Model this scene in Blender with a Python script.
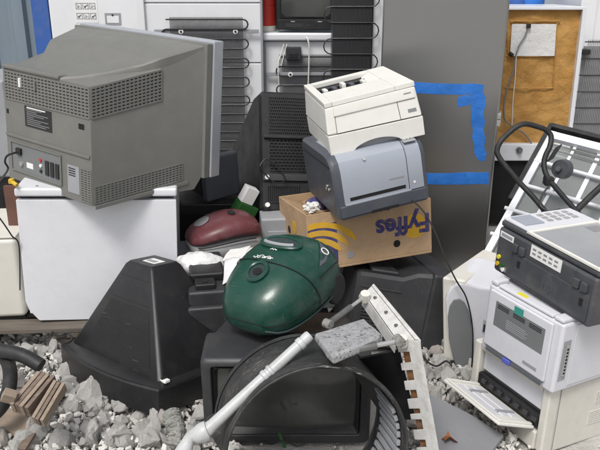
import bpy, bmesh, math, random
from mathutils import Vector, Matrix, Euler, noise
random.seed(7)
for o in list(bpy.data.objects): bpy.data.objects.remove(o)
SC = bpy.context.scene
COL = SC.collection
R = math.radians
V = Vector
# ------------------------------------------------------------------ camera, sky, sun, exposure
CAM_H, PITCH, FPX = 1.60, R(20), 720.0
cd = bpy.data.cameras.new('camera'); cam = bpy.data.objects.new('camera', cd); COL.objects.link(cam)
cam.location = (0, 0, CAM_H); cam.rotation_euler = (R(90) - PITCH, 0, 0)
cd.sensor_fit = 'HORIZONTAL'; cd.sensor_width = 36; cd.lens = 36 * FPX / 600; cd.clip_start = .05; cd.clip_end = 400
SC.camera = cam
SUN_EL, SUN_AZ = R(58), R(205)          # azimuth from north (+Y) clockwise: behind the photographer, to the left
w = bpy.data.worlds.new('World'); SC.world = w; w.use_nodes = True
nt = w.node_tree; nt.nodes.clear()
sky = nt.nodes.new('ShaderNodeTexSky'); sky.sky_type = 'NISHITA'; sky.sun_disc = False
sky.sun_elevation = SUN_EL; sky.sun_rotation = SUN_AZ; sky.dust_density = 4; sky.air_density = 1; sky.ozone_density = 1
hs = nt.nodes.new('ShaderNodeHueSaturation'); hs.inputs['Saturation'].default_value = .22   # overcast: nearly colourless sky
bg = nt.nodes.new('ShaderNodeBackground'); bg.inputs[1].default_value = .105
wo = nt.nodes.new('ShaderNodeOutputWorld')
nt.links.new(sky.outputs[0], hs.inputs['Color']); nt.links.new(hs.outputs[0], bg.inputs[0]); nt.links.new(bg.outputs[0], wo.inputs[0])
sd = bpy.data.lights.new('sun', 'SUN'); sd.energy = 1.5; sd.angle = R(16); sd.color = (1, .97, .93)
so = bpy.data.objects.new('sun', sd); COL.objects.link(so)
sdir = V((math.sin(SUN_AZ) * math.cos(SUN_EL), math.cos(SUN_AZ) * math.cos(SUN_EL), math.sin(SUN_EL)))
so.rotation_euler = sdir.to_track_quat('Z', 'Y').to_euler()
SC.view_settings.view_transform = 'Standard'; SC.view_settings.look = 'None'; SC.view_settings.gamma = 1
SC.view_settings.exposure = .50; SC.view_settings.use_curve_mapping = False

# ------------------------------------------------------------------ helpers
def ray(u, v):
    a = (u - 300) / FPX; b = (225 - v) / FPX; c, n = math.cos(PITCH), math.sin(PITCH)
    return V((a, c + b * n, -n + b * c))
def P(u, v, Y):
    r = ray(u, v); return V((0, 0, CAM_H)) + r * (Y / r.y)
def PZ(u, v, Z):
    r = ray(u, v); return V((0, 0, CAM_H)) + r * ((Z - CAM_H) / r.z)

MATS = {}
def mat(name, col, rough=.5, metal=0, var=.08, scale=6, bump=0, bscale=150, dirt=0, dcol=(.25, .23, .2), dscale=9, scr=0, scol=(.6, .6, .58), spec=.5, coat=0, alpha=None, stretch=None, bump2=0, b2scale=20, col2=None, c2scale=5, c2lo=.45, c2hi=.6):
    m = bpy.data.materials.new(name); m.use_nodes = True; MATS[name] = m
    n = m.node_tree.nodes; l = m.node_tree.links; b = n['Principled BSDF']
    tc = n.new('ShaderNodeTexCoord'); src = tc.outputs['Object']
    if stretch:
        mp = n.new('ShaderNodeMapping'); mp.inputs['Scale'].default_value = stretch; l.new(src, mp.inputs[0]); src = mp.outputs[0]
    def nz(sc, det=5, ro=.6, off=0):
        t = n.new('ShaderNodeTexNoise'); t.inputs['Scale'].default_value = sc; t.inputs['Detail'].default_value = det; t.inputs['Roughness'].default_value = ro
        if off:
            mp = n.new('ShaderNodeMapping'); mp.inputs['Location'].default_value = (off, off * .7, off * 1.3); l.new(src, mp.inputs[0]); l.new(mp.outputs[0], t.inputs[0])
        else: l.new(src, t.inputs[0])
        return t.outputs['Fac']
    def ramp(f, a, c):
        r = n.new('ShaderNodeMapRange'); r.inputs[1].default_value = a; r.inputs[2].default_value = c; l.new(f, r.inputs[0]); return r.outputs[0]
    def mix(f, A, B):
        x = n.new('ShaderNodeMix'); x.data_type = 'RGBA'
        if isinstance(f, float): x.inputs[0].default_value = f
        else: l.new(f, x.inputs[0])
        for i, q in ((6, A), (7, B)):
            if isinstance(q, tuple): x.inputs[i].default_value = (*q, 1)
            else: l.new(q, x.inputs[i])
        return x.outputs[2]
    lo = tuple(max(0, c * (1 - var)) for c in col); hi = tuple(min(1, c * (1 + var)) for c in col)
    c = mix(ramp(nz(scale), .3, .7), lo, hi)
    if col2: c = mix(ramp(nz(c2scale, 6, .6, 3.1), c2lo, c2hi), c, col2)
    if dirt:
        f = ramp(nz(dscale, 8, .7, 5.3), .48, .75); mu = n.new('ShaderNodeMath'); mu.operation = 'MULTIPLY'; mu.inputs[1].default_value = dirt; l.new(f, mu.inputs[0])
        c = mix(mu.outputs[0], c, dcol)
    if scr:
        mp = n.new('ShaderNodeMapping'); mp.inputs['Scale'].default_value = (4, 55, 16); mp.inputs['Rotation'].default_value = (.9, .7, 1.3); l.new(src, mp.inputs[0])
        t = n.new('ShaderNodeTexNoise'); t.inputs['Scale'].default_value = 5; t.inputs['Detail'].default_value = 6; l.new(mp.outputs[0], t.inputs[0])
        f = ramp(t.outputs['Fac'], .60, .72); m0 = n.new('ShaderNodeMath'); m0.operation = 'MULTIPLY'; l.new(f, m0.inputs[0]); l.new(ramp(nz(7, 4, .6, 9.1), .50, .66), m0.inputs[1])
        mu = n.new('ShaderNodeMath'); mu.operation = 'MULTIPLY'; mu.inputs[1].default_value = scr; l.new(m0.outputs[0], mu.inputs[0])
        c = mix(mu.outputs[0], c, scol)
    l.new(c, b.inputs['Base Color'])
    rr = n.new('ShaderNodeMapRange'); rr.inputs[1].default_value = .3; rr.inputs[2].default_value = .7
    rr.inputs[3].default_value = max(.02, rough - .08); rr.inputs[4].default_value = min(1, rough + .1); l.new(nz(scale * 2.3, 6, .65, 2.2), rr.inputs[0]); l.new(rr.outputs[0], b.inputs['Roughness'])
    b.inputs['Metallic'].default_value = metal; b.inputs['Specular IOR Level'].default_value = spec
    if coat: b.inputs['Coat Weight'].default_value = coat; b.inputs['Coat Roughness'].default_value = .12
    prev = None
    for st, s_ in ((bump, bscale), (bump2, b2scale)):
        if st:
            bp = n.new('ShaderNodeBump'); bp.inputs['Strength'].default_value = st; bp.inputs['Distance'].default_value = .01 if s_ > 60 else .03
            l.new(nz(s_, 4, .6, 1.7), bp.inputs['Height'])
            if prev: l.new(prev, bp.inputs['Normal'])
            prev = bp.outputs[0]
    if prev: l.new(prev, b.inputs['Normal'])
    if alpha is not None:
        b.inputs['Transmission Weight'].default_value = alpha; b.inputs['IOR'].default_value = 1.45
    return m

class MB:
    """collects shapes; build() links them as one mesh object"""
    def __init__(s): s.bm = bmesh.new()
    def _merge(s, t):
        me = bpy.data.meshes.new('tmp'); t.to_mesh(me); t.free(); s.bm.from_mesh(me); bpy.data.meshes.remove(me); return s
    def hexa(s, pts, bev=0, seg=2):
        """8 points: bottom 4 (ccw) then top 4"""
        t = bmesh.new(); v = [t.verts.new(p) for p in pts]
        for f in ((3, 2, 1, 0), (4, 5, 6, 7), (0, 1, 5, 4), (1, 2, 6, 5), (2, 3, 7, 6), (3, 0, 4, 7)): t.faces.new([v[i] for i in f])
        bmesh.ops.recalc_face_normals(t, faces=t.faces)
        if bev: bmesh.ops.bevel(t, geom=list(t.edges), offset=bev, segments=seg, profile=.5, affect='EDGES', clamp_overlap=True)
        return s._merge(t)
    def box(s, x0, x1, y0, y1, z0, z1, bev=0, seg=2, M=None):
        p = [V(q) for q in ((x0, y0, z0), (x1, y0, z0), (x1, y1, z0), (x0, y1, z0), (x0, y0, z1), (x1, y0, z1), (x1, y1, z1), (x0, y1, z1))]
        if M: p = [M @ q for q in p]
        return s.hexa(p, bev, seg)
    def obox(s, c, a, b, d, bev=0):
        c, a, b, d = V(c), V(a), V(b), V(d)
        return s.hexa([c - a - b - d, c + a - b - d, c + a + b - d, c - a + b - d, c - a - b + d, c + a - b + d, c + a + b + d, c - a + b + d], bev)
    def loft(s, rings, cap=True, closed=True, wrap=False):
        t = s.bm; vs = [[t.verts.new(p) for p in r] for r in rings]; n = len(vs[0])
        rng = range(n) if closed else range(n - 1)
        prs = list(zip(vs, vs[1:])) + ([(vs[-1], vs[0])] if wrap else [])
        for a, b in prs:
            for i in rng:
                j = (i + 1) % n
                try: t.faces.new((a[i], a[j], b[j], b[i]))
                except ValueError: pass
        if cap and not wrap:
            for r in (vs[0][::-1], vs[-1]):
                try: t.faces.new(r)
                except ValueError: pass
        return s
    def cyl(s, p0, p1, r0, r1=None, n=16, cap=True):
        p0, p1 = V(p0), V(p1); r1 = r0 if r1 is None else r1; d = (p1 - p0).normalized(); q = d.to_track_quat('Z', 'Y')
        rg = lambda p, r: [p + q @ V((r * math.cos(2 * math.pi * i / n), r * math.sin(2 * math.pi * i / n), 0)) for i in range(n)]
        return s.loft([rg(p0, r0), rg(p1, r1)], cap)
    def tube(s, pts, r, n=8, sub=5, closed=False):
        pts = [V(p) for p in pts]; out = []
        if sub > 1 and len(pts) > 2:
            k = len(pts)
            for i in range(k if closed else k - 1):
                g = lambda j: pts[j % k] if closed else pts[min(max(j, 0), k - 1)]
                a, b, c, d = g(i - 1), g(i), g(i + 1), g(i + 2)
                for j in range(sub):
                    t = j / sub
                    out.append(.5 * ((2 * b) + (c - a) * t + (2 * a - 5 * b + 4 * c - d) * t * t + (3 * b - a - 3 * c + d) * t ** 3))
            if not closed: out.append(pts[-1])
        else: out = pts
        rings = []; up = None; m = len(out)
        for i, p in enumerate(out):
            if closed: d = out[(i + 1) % m] - out[i - 1]
            else: d = out[min(i + 1, m - 1)] - out[max(i - 1, 0)]
            d.normalize()
            if up is None: up = d.orthogonal().normalized()
            up = (up - d * up.dot(d)); up = up.normalized() if up.length > 1e-6 else d.orthogonal().normalized()
            sd_ = d.cross(up)
            rr = r(i / max(1, m - 1)) if callable(r) else r
            rings.append([p + up * (rr * math.cos(2 * math.pi * q / n)) + sd_ * (rr * math.sin(2 * math.pi * q / n)) for q in range(n)])
        return s.loft(rings, wrap=closed)
    def prism(s, poly, fn, d0, d1, bev=0):
        """poly 2-D outline; fn(x,y,depth)->3-D point"""
        t = bmesh.new(); a = [t.verts.new(fn(x, y, d0)) for x, y in poly]; b = [t.verts.new(fn(x, y, d1)) for x, y in poly]; n = len(poly)
        t.faces.new(a[::-1]); t.faces.new(b)
        for i in range(n): t.faces.new((a[i], a[(i + 1) % n], b[(i + 1) % n], b[i]))
        bmesh.ops.recalc_face_normals(t, faces=t.faces)
        if bev: bmesh.ops.bevel(t, geom=list(t.edges), offset=bev, segments=2, profile=.5, affect='EDGES', clamp_overlap=True)
        return s._merge(t)
    def build(s, name, m, parent=None, world=False, angle=35, weighted=True, recalc=True):
        if recalc: bmesh.ops.recalc_face_normals(s.bm, faces=s.bm.faces)
        me = bpy.data.meshes.new(name); s.bm.to_mesh(me); s.bm.free()
        if world and parent is not None: me.transform(root_mat(parent).inverted())
        o = bpy.data.objects.new(name, me); COL.objects.link(o)
        me.materials.append(MATS[m] if isinstance(m, str) else m)
        for p in me.polygons: p.use_smooth = True
        me.set_sharp_from_angle(angle=R(angle))
        if weighted:
            md = o.modifiers.new('wn', 'WEIGHTED_NORMAL'); md.keep_sharp = True; md.weight = 90
        if parent is not None: o.parent = parent
        return o
def root_mat(o):
    M = Matrix.LocRotScale(o.location, o.rotation_euler, o.scale)
    return (root_mat(o.parent) @ M) if o.parent else M
def tag(o, label, cat, group=None):
    o['label'] = label; o['category'] = cat
    if group: o['group'] = group
    return o
def thing(name, label, cat, loc=(0, 0, 0), rot=(0, 0, 0), group=None):
    o = bpy.data.objects.new(name, None); COL.objects.link(o); o.location = loc; o.rotation_euler = tuple(R(a) for a in rot); o.empty_display_size = .05
    return tag(o, label, cat, group)
class Patch:
    """bilinear patch A(0,0) B(1,0) C(1,1) D(0,1)"""
    def __init__(s, A, B, C, D): s.q = [V(A), V(B), V(C), V(D)]; s.n = (s.q[1] - s.q[0]).cross(s.q[3] - s.q[0]).normalized()
    def __call__(s, x, y, d=0):
        A, B, C, D = s.q; return A * (1 - x) * (1 - y) + B * x * (1 - y) + C * x * y + D * (1 - x) * y + s.n * d
def bar_on(mb, pt, s0, t0, s1, t1, wd, d0, d1):
    """bar between two patch points, width wd in metres, from depth d0 to d1"""
    a, b = pt(s0, t0), pt(s1, t1); ax = (b - a)
    L = ax.length
    if L < 1e-6: return
    ax /= L; sdv = pt.n.cross(ax).normalized()
    mb.obox((a + b) / 2 + pt.n * (d0 + d1) / 2, ax * L / 2, sdv * wd / 2, pt.n * (d1 - d0) / 2)
def grille(parent, pt, s0, s1, t0, t1, nx, ny, m, hb=.003, vb=.004, depth=.003, dark='void', stagger=True, name='vent_grille'):
    mb = MB(); c = lambda s_, t_: pt(s_, t_, .0008)
    q = [c(s0, t0), c(s1, t0), c(s1, t1), c(s0, t1)]
    mb.bm.faces.new([mb.bm.verts.new(p) for p in q])
    mb.build('vent_recess', dark, parent, weighted=False, recalc=False)
    mb = MB()
    for j in range(ny + 1):
        t = t0 + (t1 - t0) * j / ny; bar_on(mb, pt, s0, t, s1, t, hb, .0002, depth)
    if nx:
        for j in range(ny):
            ta = t0 + (t1 - t0) * j / ny; tb = t0 + (t1 - t0) * (j + 1) / ny
            off = .5 if (stagger and j % 2) else 0
            for i in range(nx + 1):
                s_ = s0 + (s1 - s0) * min(max((i + off) / nx, 0), 1); bar_on(mb, pt, s_, ta, s_, tb, vb, .0001, depth - .0004)
    return mb.build(name, m, parent, weighted=False)
def plate(parent, name, pt, s0, s1, t0, t1, d, m, bev=0, base=0):
    mb = MB(); mb.hexa([pt(s0, t0, base), pt(s1, t0, base), pt(s1, t1, base), pt(s0, t1, base), pt(s0, t0, base + d), pt(s1, t0, base + d), pt(s1, t1, base + d), pt(s0, t1, base + d)], bev)
    return mb.build(name, m, parent)
def text(name, body, size, m, parent, origin, ux, uy, ext=.0006, bold=0, align='CENTER'):
    cu = bpy.data.curves.new(name, 'FONT'); cu.body = body; cu.size = size; cu.extrude = ext; cu.offset = bold; cu.align_x = align; cu.align_y = 'CENTER'; cu.resolution_u = 3
    t = bpy.data.objects.new('tmp_text', cu); COL.objects.link(t)
    dg = bpy.context.evaluated_depsgraph_get(); me = bpy.data.meshes.new_from_object(t.evaluated_get(dg)); me.name = name
    bpy.data.objects.remove(t)
    ux, uy = V(ux).normalized(), V(uy).normalized(); n = ux.cross(uy)
    M = Matrix((ux, uy, n)).transposed().to_4x4(); M.translation = V(origin)
    me.transform(M); o = bpy.data.objects.new(name, me); COL.objects.link(o); me.materials.clear(); me.materials.append(MATS[m]); o.parent = parent
    return o
def disc(mb, pt, s, t, rx, d, n=20, base=.0005):
    c = pt(s, t); a = (pt(s + .01, t) - pt(s, t)).normalized(); b = pt.n.cross(a)
    mb.loft([[c + a * rx * math.cos(i * 2 * math.pi / n) + b * rx * math.sin(i * 2 * math.pi / n) + pt.n * dd for i in range(n)] for dd in (base, base + d)])

# ------------------------------------------------------------------ materials
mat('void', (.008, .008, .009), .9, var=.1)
mat('vent_dark', (.03, .03, .028), .9, var=.1)
mat('concrete_dust', (.42, .405, .38), .97, var=.25, scale=5, bump=.6, bscale=110, bump2=.6, b2scale=18, dirt=.5, dcol=(.25, .235, .215), dscale=7)
mat('rubble', (.70, .685, .655), .97, var=.12, scale=7, bump=.8, bscale=80, bump2=.4, b2scale=24, dirt=.3, dcol=(.44, .42, .385), dscale=8)
mat('rubble_pink', (.66, .605, .56), .97, var=.12, scale=7, bump=.8, bscale=80, bump2=.4, b2scale=24, dirt=.3, dcol=(.42, .37, .33), dscale=8)
mat('gravel', (.58, .565, .535), .97, var=.3, scale=3, bump=.5, bscale=120)
mat('tv_grey', (.160, .160, .147), .5, var=.07, scale=2.5, bump=.10, bscale=700, dirt=.40, dcol=(.22, .216, .20), dscale=13, scr=.10, scol=(.30, .30, .28))
mat('tv_silver', (.42, .44, .48), .38, metal=.35, var=.05, scale=4, dirt=.2, dcol=(.28, .28, .28))
mat('black_plastic', (.012, .012, .0135), .42, var=.15, scale=6, bump=.12, bscale=600, dirt=.4, dcol=(.045, .043, .04), dscale=12, scr=.3, scol=(.14, .14, .135), spec=.5)
mat('shell_plastic', (.010, .010, .0112), .36, var=.12, scale=5, bump=.15, bscale=500, dirt=.35, dcol=(.034, .032, .030), dscale=12, scr=.35, scol=(.15, .15, .15), spec=.55)
mat('charcoal_plastic', (.027, .028, .0315), .45, var=.12, scale=6, bump=.15, bscale=600, dirt=.45, dcol=(.07, .068, .063), dscale=11, scr=.3, scol=(.17, .17, .17), spec=.55)
mat('slate_plastic', (.085, .095, .112), .5, var=.1, scale=5, dirt=.3, dcol=(.14, .14, .135), bump=.1, bscale=500)
mat('white_enamel', (.69, .70, .735), .30, var=.025, scale=2, dirt=.18, dcol=(.50, .485, .46), dscale=22, scr=.16, scol=(.42, .42, .42), bump2=.06, b2scale=4)
mat('white_grimy', (.60, .60, .585), .42, var=.08, scale=8, dirt=.7, dcol=(.30, .26, .21), dscale=14, scr=.5, scol=(.22, .18, .14), bump2=.1, b2scale=12)
mat('white_panel', (.74, .745, .765), .4, var=.03, scale=3, dirt=.14, dcol=(.52, .51, .5), dscale=5)
mat('cream_plastic', (.62, .605, .55), .45, var=.05, scale=4, dirt=.25, dcol=(.42, .39, .33), dscale=6)
mat('printer_white', (.72, .712, .67), .42, var=.035, scale=3, dirt=.22, dcol=(.53, .50, .43), dscale=20, bump=.05, bscale=600, scr=.08, scol=(.5, .48, .44))
mat('printer_lavender', (.62, .625, .665), .42, var=.03, scale=4, dirt=.25, dcol=(.46, .45, .44), dscale=22, scr=.08, scol=(.45, .45, .46))
mat('printer_beige', (.62, .60, .545), .46, var=.04, scale=4, dirt=.3, dcol=(.43, .40, .34), dscale=20, scr=.08, scol=(.45, .43, .4))
mat('printer_silver', (.37, .40, .455), .32, metal=.25, var=.03, scale=3, dirt=.06, dcol=(.33, .34, .36), dscale=4)
mat('printer_slate', (.062, .070, .086), .42, var=.1, scale=5, dirt=.3, dcol=(.12, .12, .12))
mat('printer_charcoal', (.058, .061, .070), .45, var=.1, scale=5, dirt=.45, dcol=(.14, .137, .13), dscale=16, scr=.2, scol=(.25, .25, .25))
mat('grey_panel', (.16, .17, .175), .5, var=.08, scale=5, dirt=.2)
mat('midgrey', (.30, .31, .33), .5, var=.08, scale=5, dirt=.25, dcol=(.2, .2, .19))
mat('steel', (.36, .362, .36), .27, metal=.93, var=.012, scale=1.2)
mat('steel_side', (.14, .14, .135), .45, metal=.4, var=.06)
mat('light_metal', (.55, .55, .54), .35, metal=.7, var=.1, dirt=.3)
mat('rod_metal', (.22, .22, .215), .42, metal=.8, var=.2, scale=20, dirt=.4, dcol=(.3, .29, .27))
mat('blue_tape', (.02, .15, .52), .42, var=.15, scale=14, bump=.22, bscale=62, dirt=.3, dcol=(.10, .25, .55), dscale=20)
mat('blue_paint', (.03, .10, .35), .5, var=.1, scale=4, dirt=.2)
mat('wall_steel', (.17, .215, .255), .55, var=.1, scale=2, dirt=.3, dcol=(.25, .27, .28), stretch=(4, 4, .5))
mat('pale_cladding', (.42, .46, .50), .55, var=.08, scale=2)
mat('foam', (.40, .205, .048), .78, var=.10, scale=9, bump=.2, bscale=110, bump2=.45, b2scale=14, col2=(.47, .26, .075), c2scale=7, dirt=.35, dcol=(.26, .12, .03), dscale=16)
mat('emblem_dark', (.078, .082, .09), .3)
mat('paper', (.64, .635, .62), .8, var=.04, scale=8, dirt=.2, dcol=(.55, .53, .5), bump2=.3, b2scale=18)
mat('bag', (.66, .66, .665), .35, var=.06, scale=8, bump2=.4, b2scale=18)
mat('cable_black', (.012, .012, .012), .5)
mat('cable_white', (.62, .61, .57), .5)
mat('wire_black', (.025, .025, .027), .5, dirt=.3, dcol=(.08, .075, .07))
mat('wire_dark', (.05, .05, .055), .55)
mat('condenser_grey', (.26, .26, .265), .6, var=.1)
mat('red_paint', (.50, .035, .025), .4, var=.08)
mat('screen', (.062, .066, .062), .14, var=.15, scale=2, spec=.6, dirt=.6, dcol=(.09, .09, .08), dscale=3)
mat('cardboard', (.44, .30, .178), .85, var=.08, scale=6, bump=.12, bscale=120, bump2=.25, b2scale=9, dirt=.4, dcol=(.30, .19, .105), dscale=9, scr=.3, scol=(.5, .38, .25))
mat('cardboard_in', (.36, .24, .14), .9, var=.08)
mat('print_blue', (.045, .04, .15), .8, var=.1, scale=20, dirt=.55, dcol=(.36, .25, .16), dscale=26)
mat('print_yellow', (.62, .35, .02), .8, var=.08, scale=20, dirt=.5, dcol=(.46, .315, .185), dscale=22)
mat('print_black', (.02, .02, .02), .7)
mat('print_grey', (.22, .22, .23), .7)
mat('print_white', (.75, .75, .74), .6)
mat('vac_green', (.007, .050, .034), .26, var=.15, scale=5, dirt=.5, dcol=(.06, .085, .073), dscale=18, scr=.5, scol=(.24, .28, .26), bump=.05, bscale=250)
mat('vac_dark', (.02, .035, .035), .4, var=.15)
mat('vac_red', (.115, .030, .036), .42, var=.1, dirt=.5, dcol=(.20, .12, .115), dscale=14, scr=.5, scol=(.35, .28, .27))
mat('vac_grey', (.20, .205, .21), .45, var=.1, dirt=.3)
mat('tub_black', (.026, .026, .027), .5, var=.25, scale=8, dirt=.7, dcol=(.11, .105, .097), dscale=10, scr=1.0, scol=(.36, .36, .34), bump=.25, bscale=120)
mat('pipe_white', (.47, .485, .485), .4, var=.05, dirt=.6, dcol=(.30, .285, .26), dscale=16, scr=.5, scol=(.25, .24, .22))
mat('counterweight', (.33, .33, .34), .95, var=.2, scale=40, bump=.6, bscale=160, col2=(.11, .11, .115), c2scale=110, c2lo=.55, c2hi=.62, dirt=.4, dcol=(.2, .2, .2), dscale=14)
mat('rust', (.17, .075, .028), .85, var=.5, scale=30, dirt=.6, dcol=(.30, .24, .18), dscale=30)
mat('wood_grey', (.13, .112, .092), .85, var=.25, scale=4, stretch=(1.5, 14, 14), dirt=.4, dcol=(.10, .085, .07), bump=.3, bscale=60)
mat('wood_cut', (.27, .215, .165), .8, var=.2, scale=5, stretch=(3, 3, 18), dirt=.3, dcol=(.26, .17, .10))
mat('wood_lam', (.155, .115, .09), .8, var=.25, scale=6, stretch=(3, 3, 20), dirt=.5, dcol=(.37, .30, .24), dscale=9)
mat('brown_board', (.12, .055, .04), .7, var=.2)
mat('rubber', (.014, .014, .015), .6, var=.2, dirt=.5, dcol=(.07, .067, .06), dscale=12)
mat('green_box', (.02, .10, .02), .5, var=.2)
mat('leaf', (.30, .10, .035), .8, var=.3, scale=30)
mat('sticker_yellow', (.70, .62, .04), .6)
mat('sticker_teal', (.04, .28, .24), .6)
mat('lever_blue', (.10, .12, .45), .4)
mat('glass', (.55, .58, .57), .08, var=.05, alpha=.75, spec=.6)
mat('scan_glass', (.25, .26, .27), .10, var=.1, scale=3, spec=.8, dirt=.4, dcol=(.33, .33, .33), dscale=12)  # grey base raised to carry the sky reflected in the glass
mat('orange_plug', (.6, .4, .03), .5)
mat('lcd', (.50, .52, .53), .3)
mat('cloth', (.27, .27, .25), .95, var=.2, bump2=.9, b2scale=40)

_b = MATS['steel'].node_tree.nodes['Principled BSDF']; MATS['steel'].node_tree.links.remove(_b.inputs['Roughness'].links[0]); _b.inputs['Roughness'].default_value = .31; _b.inputs['Anisotropic'].default_value = .6
# ------------------------------------------------------------------ ground and rubble
def make_ground():
    mb = MB(); n = 60; xs = [-40, -20, -10, -5] + [-3 + 6 * i / n for i in range(n + 1)] + [5, 10, 20, 40]; ys = [-40, -20, -8, -3, 0] + [1 + 3 * i / 40 for i in range(41)] + [6, 10, 20, 40]
    g = [[mb.bm.verts.new((x, y, (.03 * (noise.noise(V((x * 3, y * 3, 1))) - .3) if abs(x) < 2.8 and 1.0 < y < 3.9 else 0))) for x in xs] for y in ys]
    for j in range(len(ys) - 1):
        for i in range(len(xs) - 1): mb.bm.faces.new((g[j][i], g[j][i + 1], g[j + 1][i + 1], g[j + 1][i]))
    o = mb.build('ground', 'concrete_dust', weighted=False); o['kind'] = 'structure'; return o
GROUND = make_ground()
def stone_mesh(seed, pink=False, rough=.14, sub=1):
    rd = random.Random(seed); t = bmesh.new()
    for _ in range(13):
        v = V((rd.gauss(0, 1), rd.gauss(0, 1), rd.gauss(0, 1))).normalized() * rd.uniform(.8, 1.05); t.verts.new((v.x, v.y * .85, v.z * .72))
    bmesh.ops.convex_hull(t, input=list(t.verts))
    loose = [v for v in t.verts if not v.link_faces]; bmesh.ops.delete(t, geom=loose, context='VERTS')
    bmesh.ops.bevel(t, geom=list(t.edges), offset=.07, segments=1, affect='EDGES', clamp_overlap=True)
    if sub:
        bmesh.ops.triangulate(t, faces=t.faces)
        bmesh.ops.subdivide_edges(t, edges=list(t.edges), cuts=sub, use_grid_fill=True)
        for v in t.verts:
            d = noise.noise_vector(v.co * 1.9 + V((seed, 0, 0))) * rough + noise.noise_vector(v.co * 5 + V((0, seed, 0))) * rough * .45
            v.co += d
    me = bpy.data.meshes.new('stone'); t.to_mesh(me); t.free(); me.materials.append(MATS['rubble_pink' if pink else 'rubble'])
    for p in me.polygons: p.use_smooth = True
    me.set_sharp_from_angle(angle=R(20))
    return me
STONES = [stone_mesh(i, i % 7 == 3) for i in range(14)]
def stone(x, y, z, s, k=None, rot=None):
    o = bpy.data.objects.new('stone', STONES[random.randrange(14) if k is None else k]); COL.objects.link(o); o.parent = GROUND
    o.location = (x, y, z); o.scale = (s * random.uniform(.85, 1.15), s * random.uniform(.85, 1.15), s * random.uniform(.8, 1.1)); o.rotation_euler = [random.uniform(0, 6.28) for _ in range(3)]
big = [(75, 365, .085), (96, 393, .095), (105, 420, .06), (128, 345, .05), (70, 402, .055), (128, 404, .055), (88, 430, .06), (110, 440, .055), (55, 340, .06), (40, 352, .05), (60, 362, .055), (150, 428, .055), (170, 425, .045), (138, 436, .05), (62, 442, .065),
       (178, 410, .05), (25, 440, .08), (45, 425, .05), (15, 420, .06), (118, 378, .055), (86, 345, .045), (100, 360, .045), (30, 365, .05), (120, 425, .05), (165, 442, .05), (185, 438, .06), (200, 420, .045), (140, 416, .045),
       (443, 345, .05), (436, 352, .045), (428, 372, .05), (440, 370, .05), (437, 395, .05), (447, 384, .045), (455, 395, .05), (450, 358, .04), (432, 335, .04), (440, 328, .04), (425, 355, .04), (466, 392, .04)]
for u, v, s in big:
    p = PZ(u, v, s * .55); stone(p.x, p.y, p.z, s)
rd = random.Random(3); cnt = 0
while cnt < 235:
    if rd.random() < .72: u, v = rd.uniform(0, 215), rd.uniform(330, 455)
    else: u, v = rd.uniform(405, 500), rd.uniform(320, 455)
    if u > 428 and v > 396: continue
    p = PZ(u, v, .02); s = rd.choice((.022, .028, .034, .04, .048, .056))
    stone(p.x, p.y, .012 + s * rd.uniform(.4, 1.1), s); cnt += 1
def make_gravel():
    mb = MB(); rd = random.Random(5)
    base = []
    for k in range(6):
        t = bmesh.new()
        for _ in range(9):
            v = V((rd.gauss(0, 1), rd.gauss(0, 1), rd.gauss(0, 1))).normalized(); t.verts.new((v.x, v.y * .85, v.z * .7))
        bmesh.ops.convex_hull(t, input=list(t.verts)); t.verts.index_update()
        base.append(([v.co.copy() for v in t.verts], [[v.index for v in f.verts] for f in t.faces])); t.free()
    vs, fs = [], []
    for i in range(10000):
        if i < 8800: u, v = (rd.uniform(-20, 240), rd.uniform(322, 470)) if rd.random() < .65 else (rd.uniform(395, 520), rd.uniform(315, 470)); p = PZ(u, v, .01); x, y = p.x, p.y
        else: x, y = rd.uniform(-1.8, 1.8), rd.uniform(1.4, 3.3)
        s = .005 + .017 * rd.random() ** 2; q = Euler([rd.uniform(0, 6.3) for _ in range(3)]).to_matrix() * s; b = base[rd.randrange(6)]; o = V((x, y, .004 + rd.uniform(.2, 2.2) * s)); k = len(vs)
        vs += [tuple(q @ c + o) for c in b[0]]; fs += [[k + j for j in f] for f in b[1]]
    me = bpy.data.meshes.new('gravel'); me.from_pydata(vs, [], fs); me.materials.append(MATS['gravel']); o = bpy.data.objects.new('gravel', me); COL.objects.link(o); o.parent = GROUND; o['kind'] = 'stuff'
make_gravel()

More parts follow.
